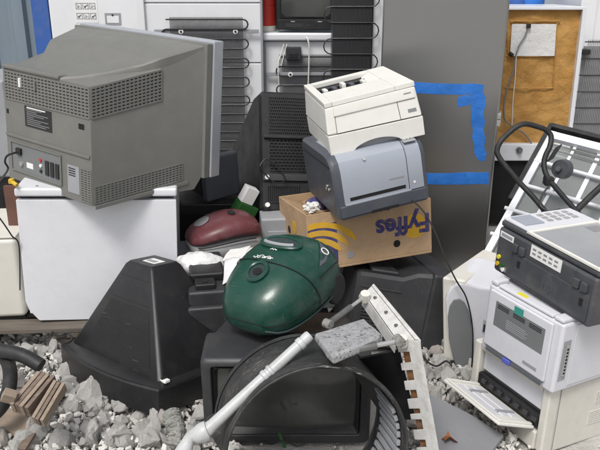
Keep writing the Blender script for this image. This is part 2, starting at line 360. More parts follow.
# ------------------------------------------------------------------ backdrop: shed wall, posts, drums
def shed_wall():
    t = thing('shed_wall', 'blue-grey ribbed steel shed wall behind the fridges', 'wall', (0, 5.6, 0))
    for i in range(16):
        x0 = -4 + i * .5; mb = MB(); prof = [(0, 0), (.09, 0), (.11, .035), (.19, .035), (.21, 0), (.34, 0), (.36, .035), (.44, .035), (.46, 0), (.5, 0)]
        mb.loft([[V((x0 + a, -b, z)) for a, b in prof] for z in (0, 3.4)], cap=False, closed=False); mb.build('cladding_sheet', 'pale_cladding' if i > 8 else 'wall_steel', t, weighted=False, recalc=False)
shed_wall()
b_ = P(41, 20, 5.35); mb = MB(); mb.box(-.062, .062, 0, .14, 0, 3.2, .008)
o = mb.build('post', 'blue_paint'); o.location = (b_.x, b_.y, 0); tag(o, 'deep blue square steel post beside the white labelled fridge', 'post')
for (u, mm, lab) in ((513, 'blue_paint', 'deep blue drum peeking over the foam board, the left one'), (527, 'blue_tape', 'brighter blue drum peeking over the foam board, the right one')):
    p = P(u, 4, 5.0); t = thing('plastic_drum', lab, 'drum', (p.x, p.y, 0), group='blue drums behind the foam board')
    mb = MB(); prof = [(.0, 0), (.10, 0), (.11, .02), (.11, .5), (.105, .52), (.11, .54), (.11, 1.0), (.105, 1.02), (.11, 1.04), (.11, 1.5), (.09, 1.56), (0, 1.57)]
    mb.loft([[V((max(r, .001) * math.cos(k * math.pi / 12), max(r, .001) * math.sin(k * math.pi / 12), z)) for k in range(24)] for r, z in prof]); mb.build('shell', mm, t)
    mb = MB(); mb.cyl((.05, 0, 1.56), (.05, 0, 1.60), .025, n=16); mb.build('cap', 'cable_black', t)

# ------------------------------------------------------------------ fridges in the back row
def coil(parent, x0, x1, z0, z1, y, pitch=.10, r=.0046, m='wire_black', grid=True, gstep=.0068, gm='wire_dark', gx=None, gr=.0019):
    """serpentine condenser tube with vertical wires behind it, in the parent's local frame"""
    pts = []; z = z1; k = 0; rr = pitch / 4
    while z > z0:
        a, b = (x0, x1) if k % 2 == 0 else (x1, x0)
        s = 1 if b > a else -1
        pts += [(a, y, z), (b, y, z)]
        for q in range(1, 6):
            an = math.pi * q / 6; pts.append((b + s * math.sin(an) * rr, y, z - pitch / 4 + math.cos(an) * pitch / 4))
        z -= pitch / 2; k += 1
    mb = MB(); mb.tube(pts, r, 6, sub=1); mb.build('condenser_tube', m, parent, weighted=False)
    if grid:
        g0, g1 = gx or (x0, x1); mb = MB(); n = int((g1 - g0) / gstep)
        for i in range(n + 1):
            x = g0 + (g1 - g0) * i / n; mb.box(x - gr, x + gr, y + .004, y + .007, z0 - .01, z1 + .012)
        mb.build('condenser_wires', gm, parent, weighted=False)
def bracket(parent, x0, x1, z, y, m='midgrey', screws=()):
    mb = MB(); mb.box(x0, x1, y - .004, y + .004, z - .011, z + .011, .002); mb.build('bracket', m, parent)
    for x in screws:
        mb = MB(); mb.cyl((x, y - .004, z), (x, y - .012, z), .014, n=14); s = mb.build('washer', 'print_white', parent)
        mb = MB(); mb.cyl((x, y - .012, z), (x, y - .018, z), .006, n=10); q = mb.build('screw', 'cable_black', s)
def wz(v, Y): return P(300, v, Y).z
def wx(u, v, Y): return P(u, v, Y).x

# W1 white fridge with pictogram label
Y1 = 4.35; a = wx(50, 20, Y1); b = wx(139, 20, Y1)
t = thing('refrigerator', 'tall white fridge with pictogram label and grey square, behind the big grey television', 'fridge', ((a + b) / 2, Y1, 0), group='fridges in the back row'); cx = (a + b) / 2; hw = (b - a) / 2
mb = MB(); mb.box(-hw, hw, 0, .6, .05, 1.85, .012, 3); mb.build('cabinet', 'white_panel', t)
for sx in (-1, 1):
    mb = MB(); mb.box(sx * hw * .9 - .02, sx * hw * .9 + .02, .05, .09, 0, .055); mb.build('foot', 'cable_black', t)
# pictogram label
lx0, lx1 = wx(76, 10, Y1) - cx, wx(96, 10, Y1) - cx; lz0, lz1 = wz(21, Y1), wz(1, Y1)
mb = MB(); mb.box(lx0 - .01, lx1 + .01, -.0015, .001, lz0 - .01, lz1 + .03); lab = mb.build('label', 'print_white', t)
for r_ in range(2):
    for c_ in range(3):
        x = lx0 + (lx1 - lx0) * (.16 + .34 * c_); z = lz0 + (lz1 - lz0) * (.25 + .5 * r_); mb = MB(); h_ = .017
        for (q0, q1, w0, w1) in ((-h_, h_, h_ - .003, h_), (-h_, h_, -h_, -h_ + .003), (-h_, -h_ + .003, -h_, h_), (h_ - .003, h_, -h_, h_)): mb.box(x + q0, x + q1, -.0025, -.001, z + w0, z + w1)
        mb.obox((x + .002 * c_, -.0018, z), (.010, 0, .006 * (-1) ** (r_ + c_)), (0, .0007, 0), (.002, 0, -.003))
        mb.obox((x - .004, -.0018, z - .006), (.004, 0, 0), (0, .0007, 0), (0, 0, .004)); mb.build('pictogram', 'print_grey', lab)
gx0, gx1, gz0, gz1 = wx(105, 18, Y1) - cx, wx(121, 18, Y1) - cx, wz(25, Y1), wz(13, Y1)
mb = MB(); mb.box(gx0, gx1, -.003, .001, gz0, gz1, .001); g_ = mb.build('sticker', 'midgrey', t)
mb = MB(); mb.box(gx0 + .012, gx1 - .012, -.0045, -.002, gz0 + .012, gz1 - .015); mb.build('sticker_print', 'white_panel', g_)
mb = MB(); mb.cyl(((gx0 + gx1) / 2, -.004, gz1 - .012), ((gx0 + gx1) / 2, -.006, gz1 - .012), .006, n=10); mb.build('sticker_dot', 'print_black', g_)

# W2 white fridge back with coil
Y2 = 4.22; a = wx(143, 40, Y2); b = wx(262, 40, Y2); cx = (a + b) / 2; hw = (b - a) / 2
t = thing('refrigerator', 'tall white fridge backside with black condenser coil beside the grey television screen edge', 'fridge', (cx, Y2, 0), group='fridges in the back row')
zs = [.05, wz(103, Y2), wz(63, Y2), wz(3, Y2), 1.9]
for i in range(4):
    mb = MB(); mb.box(-hw, hw, 0, .58, zs[i] + .0025, zs[i + 1] - .0025, .006, 2); mb.build('back_panel', 'white_panel', t)
mb = MB(); mb.box(-hw + .01, hw - .01, .012, .57, .04, 1.88); mb.build('cabinet', 'midgrey', t)
for sx, w_ in ((-1, .045), (1, .014)):
    mb = MB(); mb.box(sx * hw - w_ / 2, sx * hw + w_ / 2, -.022, .05, .05, 1.9, .004); mb.build('edge_trim', 'white_panel' if sx < 0 else 'midgrey', t)
coil(t, wx(168, 40, Y2) - cx, wx(244, 40, Y2) - cx, .45, wz(19, Y2), -.035, pitch=.1066, gx=(wx(172, 40, Y2) - cx, wx(243, 40, Y2) - cx), gm='wire_dark')
bracket(t, wx(155, 30, Y2) - cx, wx(259, 30, Y2) - cx, wz(31, Y2), -.026, screws=(wx(182, 31, Y2) - cx, wx(236, 31, Y2) - cx))

# W5 shorter fridge back
Y5 = 4.25; a = wx(263, 60, Y5); b = wx(372, 60, Y5); cx = (a + b) / 2; hw = (b - a) / 2; zt = wz(41, Y5)
t = thing('refrigerator', 'waist-high white fridge backside carrying the small black television', 'fridge', (cx, Y5, 0), group='fridges in the back row'); SHORT_TOP = zt + .045
mb = MB(); mb.box(-hw + .012, hw - .012, .02, .56, .04, zt - .004, .006); mb.build('cabinet', 'white_panel', t)
mb = MB(); mb.box(-hw - .006, hw + .006, -.01, .58, zt, zt + .045, .012, 3); mb.build('worktop', 'white_enamel', t)
for sx in (-1, 1):
    mb = MB(); mb.box(sx * hw - .016, sx * hw + .016, .004, .06, .04, zt - .002, .003); mb.build('edge_trim', 'midgrey' if sx < 0 else 'white_panel', t)
mb = MB(); mb.box(wx(286, 55, Y5) - cx, wx(301, 55, Y5) - cx, -.035, .022, wz(59, Y5), wz(47, Y5), .004); tb = mb.build('terminal_box', 'charcoal_plastic', t)
mb = MB(); mb.box(wx(289, 55, Y5) - cx, wx(298, 55, Y5) - cx, -.039, -.034, wz(57, Y5), wz(53, Y5)); mb.build('cover', 'black_plastic', tb)
coil(t, wx(281, 70, Y5) - cx, wx(338, 70, Y5) - cx, .35, wz(56.5, Y5), -.014, pitch=.1085, gx=(wx(280, 70, Y5) - cx, wx(338, 70, Y5) - cx))
bracket(t, wx(266, 70, Y5) - cx, wx(340, 70, Y5) - cx, wz(74, Y5), -.008, screws=(wx(290.5, 75, Y5) - cx,))
mb = MB(); mb.tube([P(u, v, Y5 - d) for u, v, d in ((284, 44, -.005), (281, 54, .01), (278, 66, .03), (279, 85, .03))], .0035, 6); mb.build('cord', 'cable_white', t, world=True)
mb = MB(); mb.tube([P(u, v, Y5 - d) for u, v, d in ((287, 44, -.005), (284.5, 53, .01), (281, 66, .03))], .003, 6); mb.build('cord', 'cable_white', t, world=True)

# red canister on the shorter fridge
p = P(269, 28, Y5 + .12); mb = MB(); prof = [(.001, 0), (.052, 0), (.054, .006), (.054, .03), (.05, .032)]
t = thing('canister', 'red cylinder with cream base on the short fridge', 'canister', (p.x - .01, p.y, SHORT_TOP + .001))
mk = lambda pr: [[V((r * math.cos(k * math.pi / 14), r * math.sin(k * math.pi / 14), z)) for k in range(28)] for r, z in pr]
mb.loft(mk(prof)); mb.build('base', 'cream_plastic', t)
mb = MB(); mb.loft(mk([(.048, .032), (.052, .034), (.052, .14), (.050, .143), (.052, .146), (.052, .34), (.03, .37), (.02, .41), (.001, .415)])); mb.build('body', 'red_paint', t)
# small black TV
p = P(306, 36, Y5 + .015)
t = thing('portable_television', 'small black television with dusty dark screen on the short fridge', 'television', (p.x, p.y, SHORT_TOP + .003), (0, 0, -4))
mb = MB(); mb.box(-.175, .175, 0, .06, .012, .33, .012, 3); mb.build('bezel', 'black_plastic', t)
mb = MB(); f = lambda x, z, d: V((x, .06 + d, z)); mb.hexa([V(q) for q in ((-.165, .055, .02), (.165, .055, .02), (.11, .33, .04), (-.11, .33, .04), (-.165, .055, .32), (.165, .055, .32), (.10, .33, .24), (-.10, .33, .24))], .01); mb.build('housing', 'black_plastic', t)
def crt(parent, x0, x1, z0, z1, y, bulge=.02, n=10, m='screen'):
    mb = MB(); g = []
    for j in range(n + 1):
        row = []
        for i in range(n + 1):
            a_, b_2 = i / n * 2 - 1, j / n * 2 - 1; row.append(mb.bm.verts.new((x0 + (x1 - x0) * i / n, y - bulge * (1 - .5 * a_ * a_ - .5 * b_2 * b_2), z0 + (z1 - z0) * j / n)))
        g.append(row)
    for j in range(n):
        for i in range(n): mb.bm.faces.new((g[j][i], g[j][i + 1], g[j + 1][i + 1], g[j + 1][i]))
    return mb.build('screen', m, parent, weighted=False, recalc=False)
mb = MB(); mb.box(-.15, .15, -.004, .004, .075, .305, .004); mb.build('screen_surround', 'void', t)
crt(t, -.14, .14, .085, .297, -.002, .012)
mb = MB(); mb.box(-.165, .165, -.012, .002, .015, .07, .004); pn = mb.build('control_panel', 'black_plastic', t)
mb = MB(); mb.box(-.12, -.02, -.0135, -.011, .028, .05); mb.build('flap', 'charcoal_plastic', pn)
for x in (-.075, .08):
    mb = MB(); mb.box(x - .012, x + .012, -.0138, -.0115, .057, .062); mb.build('badge', 'light_metal', pn)
mb = MB(); mb.tube([P(u, v, y) for u, v, y in ((278, 20, Y5 + .1), (279, 32, Y5 + .05), (290, 37, Y5 + .02), (304, 37, Y5 + .0), (308.5, 42, Y5 - .03), (309, 60, Y5 - .03), (308, 90, Y5 - .03))], .0045, 7)
tag(mb.build('power_cord', 'cable_white'), 'white cord hanging down the back of the short fridge', 'cord')

# W7 fridge with dense black condenser
Y7 = 4.16; a = wx(331, 40, Y7); b = wx(389, 40, Y7); cx = (a + b) / 2; hw = (b - a) / 2
t = thing('refrigerator', 'tall fridge backside with dense black condenser, beside the taped steel fridge', 'fridge', (cx, Y7, 0), group='fridges in the back row')
mb = MB(); mb.box(-hw + .03, hw, 0, .55, .05, 1.85, .008); mb.build('cabinet', 'white_panel', t)
mb = MB(); mb.box(hw - .012, hw + .012, -.03, .02, .05, 1.85, .004); mb.build('edge_trim', 'white_enamel', t)
mb = MB(); mb.box(-hw + .005, wx(372, 40, Y7) - cx, -.02, .005, .3, 1.82, .002); mb.build('backing_sheet', 'wire_black', t)
coil(t, -hw, wx(370, 40, Y7) - cx, .35, 1.8, -.042, pitch=.17, gstep=.0075, r=.004)

# steel fridge with tape
q_ = P(438.5, 100, 3.50); loc = (q_.x, 3.50, 0)
t = thing('steel_refrigerator', 'tall brushed steel fridge with torn blue tape on its door', 'fridge', loc, (0, 0, -14))
SW = .578; mb = MB(); mb.box(-SW / 2 + .004, SW / 2 + .003, .055, .60, .05, 1.84, .01, 3); mb.build('cabinet', 'steel_side', t)
mb = MB(); mb.box(-SW / 2, SW / 2, 0, .048, .06, 1.84, .012, 3); mb.build('door', 'steel', t)
mb = MB(); mb.box(-SW / 2 + .01, SW / 2 - .01, .044, .058, .07, 1.82); mb.build('door_gasket', 'rubber', t)
mb = MB(); mb.box(-SW / 2 + .02, SW / 2 - .02, .02, .57, 0, .055, .005); mb.build('plinth', 'cable_black', t)
for z in (.905, .872):
    mb = MB(); mb.box(SW / 2 - .012, SW / 2 + .012, .004, .075, z - .015, z + .015, .003); mb.build('hinge', 'light_metal', t)
Mi = root_mat(t).inverted()
def door_xz(u, v):
    r = ray(u, v); o_ = Mi @ V((0, 0, CAM_H)); d_ = Mi.to_3x3() @ r; s_ = (-.0 - o_.y) / d_.y; q = o_ + d_ * s_; return q.x, q.z
def tape(pts_t, pts_b, name='tape_strip'):
    mb = MB(); top = [door_xz(*q) for q in pts_t]; bot = [door_xz(*q) for q in pts_b]; rg = random.Random(len(pts_t) * 7)
    rows = []
    for (xa, za), (xb, zb) in zip(top, bot):
        d = -.0012 - rg.random() * (.0025 if len(pts_t) < 8 else .007)
        rows.append([V((xa, d, za)), V(((xa + xb) / 2, d - .001, (za + zb) / 2)), V((xb, d, zb)), V((xb, -.0003, zb)), V((xa, -.0003, za))])
    mb.loft(rows); return mb.build(name, 'blue_tape', t, weighted=False, angle=20)
tape([(414, 82), (440, 83.5), (462, 84), (474, 83.6), (484.5, 85)], [(414, 93), (440, 94.2), (462, 94.8), (474, 93.6), (482, 95)])
tape([(457, 98), (463, 95.5), (470, 94.8), (478, 93.5), (486, 96)], [(458, 107), (464, 106), (470, 104.5), (478, 106), (484, 104)])
tape([(472.5, 99), (470.5, 106), (471.5, 114), (470.8, 122), (473, 130), (472, 138), (474.5, 146), (474, 152), (478, 160)], [(484, 93), (485.5, 104), (483.5, 113), (485, 122), (483.5, 130), (485.5, 139), (484, 147), (487, 154), (484, 161.5)])
tape([(424, 173), (445, 173.4), (468, 172.3), (480, 172.6), (489, 172)], [(424, 184), (445, 184.5), (468, 184.2), (480, 183.6), (488.5, 184.2)])

# open fridge back with brown foam
YF = 4.35; t = thing('refrigerator', 'gutted fridge with bare orange-brown foam back and taped-on white sheet', 'fridge', (wx(535, 100, YF), YF, 0), (-1.5, 0, 0), group='fridges in the back row')
Mi2 = root_mat(t).inverted()
def fo(u, v, y=0):
    r = ray(u, v); o_ = Mi2 @ V((0, 0, CAM_H)); d_ = Mi2.to_3x3() @ r; q = o_ + d_ * ((y - o_.y) / d_.y); return q
xr, xl = fo(580, 30).x, fo(480, 30).x; zt, zb = fo(535, 10).z, fo(535, 143).z
def foam_sheet():
    mb = MB(); nx, nz = 40, 56; g = []
    for j in range(nz + 1):
        row = []
        for i in range(nx + 1):
            x = xl + (xr - xl) * i / nx; z = zb - .1 + (zt - zb + .1) * j / nz
            d = .012 * noise.noise(V((x * 9, z * 9, 2))) + .006 * noise.noise(V((x * 25, z * 25, 5)))
            row.append(mb.bm.verts.new((x, .012 - d, z)))
        g.append(row)
    for j in range(nz):
        for i in range(nx): mb.bm.faces.new((g[j][i], g[j][i + 1], g[j + 1][i + 1], g[j + 1][i]))
    mb.build('foam_filling', 'foam', t, weighted=False, recalc=False)
foam_sheet()
mb = MB(); mb.box(xl, xr, .045, .5, .04, zt); mb.build('cabinet', 'white_panel', t)
for (x0, x1, z0, z1) in ((xr - .004, xr + .02, .04, zt + .018), (xl - .02, xl + .004, .04, zt + .018)):
    mb = MB(); mb.box(x0, x1, -.02, .5, z0, z1, .004); mb.build('edge_trim', 'white_enamel', t)
mb = MB(); mb.box(xl, xr, -.018, .5, zt + .001, zt + .02, .004); mb.build('edge_trim', 'white_enamel', t)
mb = MB(); mb.box(xl + .006, xr - .006, -.03, .3, fo(520, 160).z, zb, .01); bs = mb.build('base_panel', 'white_enamel', t)
q = fo(519, 150, -.03); mb = MB(); mb.cyl(q, q + V((0, -.012, 0)), .02, n=16); mb.cyl(q + V((0, -.012, 0)), q + V((0, -.03, 0)), .010, n=12); mb.build('drain_valve', 'rod_metal', bs)
mb = MB(); mb.box(xl + .006, xr - .006, 0, .45, .04, fo(520, 160).z - .004); mb.build('compressor_bay', 'void', t)
# groove outlines in the foam
for (u0, v0, u1, v1) in ((507, 22, 508, 60), (557, 22, 553, 88), (506, 56, 553, 56), (505, 88, 553, 88), (510, 21, 560, 21)):
    mb = MB(); mb.tube([fo(u0, v0, .006), fo((u0 + u1) / 2 + .4, (v0 + v1) / 2 + .4, .0), fo(u1, v1, .006)], .004, 6); mb.build('foam_ridge', 'foam', t)
mb = MB(); mb.hexa([fo(u, v, y) for y in (.001, -.004) for u, v in ((510, 56), (554.5, 56), (556.5, 24), (512, 24))]); pp = mb.build('sheet', 'paper', t)
q = fo(528.5, 26, -.012); mb = MB(); mb.box(q.x - .012, q.x + .012, q.y - .012, q.y + .008, q.z - .012, q.z + .012, .003); mb.build('plug', 'cable_black', t)
q = fo(511, 54, -.012); mb = MB(); mb.cyl(q + V((-.01, 0, .006)), q + V((.012, 0, -.008)), .011, n=12); mb.build('grommet', 'cable_black', t)
mb = MB(); mb.tube([fo(u, v, -.016) for u, v in ((528, 27), (525, 36), (519, 46), (516, 55), (514, 68), (510, 80), (505, 98), (504, 112), (506, 121), (515, 128), (525, 134), (534, 148))], .0045, 6); mb.build('mains_cable', 'grey_panel', t)
mb = MB(); mb.tube([fo(u, v, -.016) for u, v in ((517, 48), (516, 60), (515, 80), (513, 100), (512, 125))], .003, 6); mb.build('earth_cable', 'cable_white', t)

# right-hand fridge with grey condenser
YR = 4.62; t = thing('refrigerator', 'pale fridge backside with grey condenser at the right picture edge', 'fridge', (wx(630, 60, YR), YR, 0), (0, 0, 0), group='fridges in the back row'); cx = wx(630, 60, YR)
lft = wx(574, 60, YR) - cx
mb = MB(); mb.box(lft, .32, 0, .55, .05, 1.85, .01); mb.build('cabinet', 'white_panel', t)
for i in range(5):
    x = lft + .10 + .05 * i; mb = MB(); mb.box(x - .004, x + .004, -.006, .002, wz(40, YR), 1.84, .002); mb.build('rib', 'white_enamel', t)
mb = MB(); mb.box(lft + .05, .30, -.012, .002, .3, wz(46, YR)); mb.build('backing_sheet', 'condenser_grey', t)
coil(t, lft + .035, .28, .4, wz(41, YR), -.05, pitch=.205, gm='condenser_grey', gstep=.011, gx=(lft + .06, .28), r=.0038)
mb = MB(); z = wz(51, YR); mb.box(lft + .02, lft + .075, -.065, -.005, z - .015, z + .015, .004); mb.build('clip', 'cable_black', t)

# ------------------------------------------------------------------ pallet and the white appliance, big television
t = thing('pallet', 'weathered wooden pallet under the white appliance', 'pallet', (-.98, 2.72, 0), (0, 0, 3))
for i in range(7):
    y = .05 + i * .155; mb = MB(); mb.box(-.62, .62, y - .05, y + .05, .122, .142, .003); mb.build('plank', 'wood_grey', t)
for i in range(3):
    x = -.5 + i * .5
    mb = MB(); mb.box(x - .07, x + .07, 0, 1.0, .098, .120, .003); mb.build('stringer_board', 'wood_grey', t)
    for y in (.08, .5, .92):
        mb = MB(); mb.box(x - .075, x + .075, y - .07, y + .05, .012, .096, .004); mb.build('block', 'wood_grey', t)

t = thing('appliance', 'white front-panelled appliance with clipped lower corner on the pallet', 'appliance', (-.852, 2.80, .145), (-.7, 2.2, 7.0))
EW, EH = .640, .592; poly = [(-EW / 2 + .05, 0), (EW / 2 - .004, 0), (EW / 2, .004), (EW / 2, EH - .05), (-EW / 2, EH - .05), (-EW / 2, .09), (-EW / 2 + .012, .05)]
mb = MB(); mb.prism(poly, lambda x, z, d: V((x, d, z)), 0, .028, .004); mb.build('front_panel', 'white_enamel', t)
mb = MB(); mb.box(-EW / 2 + .006, EW / 2 - .006, .027, .55, .02, EH - .045, .006); mb.build('cabinet', 'white_panel', t)
mb = MB(); mb.box(-EW / 2 + .01, EW / 2 - .01, .02, .53, EH - .047, EH - .036); mb.build('lid_gap', 'void', t)
mb = MB(); mb.box(-EW / 2 - .004, EW / 2 + .004, -.004, .56, EH - .036, EH, .010, 3); mb.build('lid', 'white_enamel', t)
for x in (-.24, -.14):
    mb = MB(); mb.cyl((x, .03, EH - .001), (x, .03, EH + .003), .006, n=10); mb.build('screw', 'midgrey', t)

t = thing('cream_cabinet', 'cream plastic cabinet cut off by the left picture edge', 'cabinet', (-1.42, 2.78, .143), (0, 0, 6))
mb = MB(); mb.box(-.26, .235, 0, .4, .01, .375, .022, 4); mb.build('body', 'cream_plastic', t)
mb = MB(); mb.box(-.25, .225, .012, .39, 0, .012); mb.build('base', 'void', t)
mb = MB(); mb.box(-.258, .233, .004, .39, .376, .384, .003); mb.build('lid', 'cream_plastic', t)
mb = MB(); a = P(13, 210, 2.95); mb.box(-.025, .03, -.01, .01, -.11, .11, .002)
o = mb.build('board_offcut', 'brown_board'); o.location = a; tag(o, 'dark red-brown board upright beside the white appliance', 'board')
t = thing('grey_cabinet', 'light grey cabinet mostly hidden behind the big grey television', 'cabinet', (-1.62, 3.45, 0), (0, 0, 0))
zt_ = P(3, 80, 3.45).z; xr_ = P(9, 120, 3.45).x + 1.62
mb = MB(); mb.box(-.35, xr_, 0, .4, P(3, 178, 3.45).z, zt_, .015, 3); mb.build('body', 'midgrey', t)
mb = MB(); mb.box(-.34, xr_ - .02, .02, .38, 0, P(3, 178, 3.45).z - .002); mb.build('plinth', 'black_plastic', t)
mb = MB(); mb.box(-.33, xr_ - .03, -.004, .01, zt_ - .08, zt_ - .03, .002); mb.build('trim', 'white_panel', t)

# big grey television, seen from behind
kk = 1.07; t = thing('television', 'big grey television with silver bezel, back turned, on the white appliance', 'television', (-.963 * kk, 2.653 * kk, 1.6 - (1.6 - .827) * kk), (-3.2, 2.5, -36.3), group=None)
W, H, D, w_, h0, h1, th = [q * kk for q in (.801, .538, .445, .519, -.053, .402, .084)]
def ringD(y, hw_, zb_, hs_, wu_, te_, ht_):
    out = [V((-hw_, y, zb_)), V((-hw_, y, hs_ - .010)), V((-hw_ + .004, y, hs_)), V((-wu_ - .001, y, hs_ + .003)), V((-wu_, y, te_ - .006)), V((-wu_ + .006, y, te_))]
    for f in (.3, .6, .9): out.append(V(((-wu_ + .006) * (1 - f), y, te_ + (ht_ - te_) * (1 - (1 - f) ** 2))))
    return out + [V((-q.x, q.y, q.z)) for q in out[::-1]]
hw0 = w_ / 2; hwD = W / 2 - .02; zD = .015
lerp = lambda a, b, q: a + (b - a) * q
st = [(0, .413, .424), (.12, .420, .432), (.30, .435, .452), (.42, .447, .468), (.49, .453, .484), (.545, .461, .506), (.60, .468, .522), (.67, .478, .533), (.80, .50, .547), (.92, .527, .557), (1, .545, .564)]
rings = []
for f_, hs_, ht_ in st:
    hh_ = lerp(hw0, hwD, f_); g_ = min(1, f_ / .6); wu_ = min(lerp(.10, lerp(hw0, hwD, .6), g_), hh_ - .006) if f_ < .6 else hh_ - .005
    te_ = hs_ + .006 + .036 * g_ * g_ if f_ <= .6 else lerp(.510, .560, (f_ - .6) / .4)
    rings.append(ringD(D * f_, hh_, lerp(h0, zD, f_ * .2 if f_ < 1 else 1), min(hs_, te_ - .010), wu_, te_, max(ht_, te_)))
mb = MB(); mb.loft(rings); mb.build('rear_housing', 'tv_grey', t, angle=30, weighted=False)
mb = MB(); mb.box(-W / 2 + .006, W / 2 - .006, D - .004, D + .03, .002, H - .010, .004); mb.build('bezel_flange', 'tv_grey', t)
mb = MB(); mb.box(-W / 2, W / 2, D + .03, D + th, 0, H, .007, 3); mb.build('bezel', 'tv_silver', t)
mb = MB(); mb.box(-W / 2 + .05, W / 2 - .05, D + th - .004, D + th + .002, .09, H - .05); mb.build('screen', 'screen', t)
back = Patch((-hw0, 0, h0), (hw0, 0, h0), (hw0, 0, .413), (-hw0, 0, .413))
side = Patch((hw0, 0, h0), (hwD, D, zD * .6), (hwD, D, .52), (hw0, 0, .413))
grille(t, back, .02, .99, .735, .975, 24, 9, 'tv_grey', .0068, .0075, .003, dark='vent_dark', stagger=False)
grille(t, side, .01, .60, .735, .975, 17, 9, 'tv_grey', .0068, .0062, .003, dark='vent_dark', stagger=False)
grille(t, side, .02, .80, .02, .16, 24, 7, 'tv_grey', .0055, .006, .003, dark='vent_dark', stagger=False)
grille(t, back, .88, .99, .02, .30, 3, 14, 'tv_grey', .0055, .006, .003, dark='vent_dark', stagger=False)
plate(t, 'moulding_step', back, .0, .985, .40, .425, .006, 'tv_grey', .002)
lb = plate(t, 'label', back, .25, .57, .53, .71, .0015, 'print_black')
for i in range(9):
    y_ = .548 + i * .0165; s1 = (.50, .54, .44, .53, .36, .48, .53, .40, .46)[i]; plate(lb, 'print_line', back, .275, s1, y_, y_ + .006, .0006, 'print_grey', base=.0014)
plate(lb, 'print_line', back, .28, .50, .692, .702, .0008, 'print_white', base=.0014)
plate(t, 'latch_hole', back, .87, .93, .63, .675, .0012, 'void'); plate(t, 'latch_hole', back, .02, .045, .60, .64, .0012, 'void')
rc = plate(t, 'connector_recess', back, .06, .66, .10, .35, .0012, 'grey_panel')
for (s0, s1, t0, t1) in ((.06, .66, .35, .362), (.06, .66, .088, .10), (.05, .062, .09, .36), (.655, .667, .09, .36)): plate(t, 'recess_rim', back, s0, s1, t0, t1, .006, 'tv_grey', .001)
for i in range(3): plate(rc, 'scart_socket', back, .475 + i * .06, .515 + i * .06, .14, .27, .006, 'print_black', .001)
for i in range(3):
    mb = MB(); disc(mb, back, .42, .16 + .05 * i, .007, .006); mb.build('phono_socket', ('print_black', 'print_white', 'red_paint')[i], rc)
plate(rc, 'print_block', back, .24, .32, .15, .20, .001, 'print_white', base=.001)
mb = MB(); disc(mb, back, .18, .17, .010, .008); mb.build('aerial_socket', 'light_metal', rc)
plate(rc, 'mains_socket', back, .13, .19, .25, .31, .012, 'cable_black', .002)
tn = plate(t, 'tuner_plate', back, .73, .86, .06, .30, .0015, 'midgrey')
for i in range(4): plate(tn, 'tuner_slot', back, .745, .82, .21 + i * .02, .218 + i * .02, .001, 'void', base=.0014)
mb = MB(); disc(mb, back, .93, .14, .006, .002); disc(mb, back, .93, .18, .006, .002); mb.build('screw_hole', 'void', t)
plate(t, 'base_rail', side, .02, .86, -.035, .0, .004, 'tv_grey', .002)
mb = MB(); mb.box(-hw0 + .004, .10, -.008, .05, .412, .428, .005); mb.build('rear_lip', 'tv_grey', t)
for f_ in (.22, .4):
    plate(t, 'cable_hook', back, f_ - .01, f_ + .012, .86, .94, .010, 'print_white' if f_ < .3 else 'tv_grey', .002)
mb = MB(); mb.tube([P(u, v, y) for u, v, y in ((19, 153, 2.66), (14, 153, 2.60), (7, 156, 2.60), (5, 162, 2.62), (8, 169, 2.64), (2, 178, 2.75), (-6, 186, 2.9))], .004, 7)
tag(mb.build('mains_cord', 'cable_black'), 'black mains cord plugged into the back of the big grey television', 'cord')
mb = MB(); mb.tube([P(u, v, y) for u, v, y in ((-5, 212, 2.72), (4, 224, 2.72), (12, 236, 2.73), (19, 246, 2.76), (20, 290, 2.78))], .003, 6)
tag(mb.build('thin_cord', 'cable_black'), 'thin black cord across the cream cabinet at the left edge', 'cord')
mb = MB(); p = P(11, 181, 2.78); mb.box(-.008, .012, -.012, .012, -.01, .01, .004); mb.cyl((0, 0, 0), (.03, -.02, -.012), .008, n=10)
o = mb.build('plug', 'orange_plug'); o.location = p; tag(o, 'small yellow plug under the big grey television corner', 'plug')

# slate monitor behind
a = P(208, 203, 3.30)
t = thing('monitor', 'slate-grey monitor casing behind the silver bezel', 'monitor', a, (0, -3, 38))
mb = MB(); mb.box(0, .19, 0, .05, 0, .22, .012, 3); mb.build('bezel', 'slate_plastic', t)
mb = MB(); mb.hexa([V(q) for q in ((.0, .05, .01), (.18, .05, .01), (.15, .34, .05), (.0, .34, .05), (.0, .05, .215), (.18, .05, .215), (.15, .34, .19), (.0, .34, .19))], .012); mb.build('housing', 'black_plastic', t)
t = thing('shadow_box', 'added black box standing for the shadow under the slate monitor', 'cabinet', (-.52, 3.32, 0), (0, 0, 2))  # added support under the monitor, its black colour stands for the shadow there
mb = MB(); mb.box(-.35, .35, 0, .4, 0, a.z - .012, .01); mb.build('body', 'black_plastic', t)
mb = MB(); mb.box(-.33, .33, -.008, .002, .05, a.z - .06, .004); mb.build('shadow_front', 'void', t)  # plain black sheet, shade put into the colour

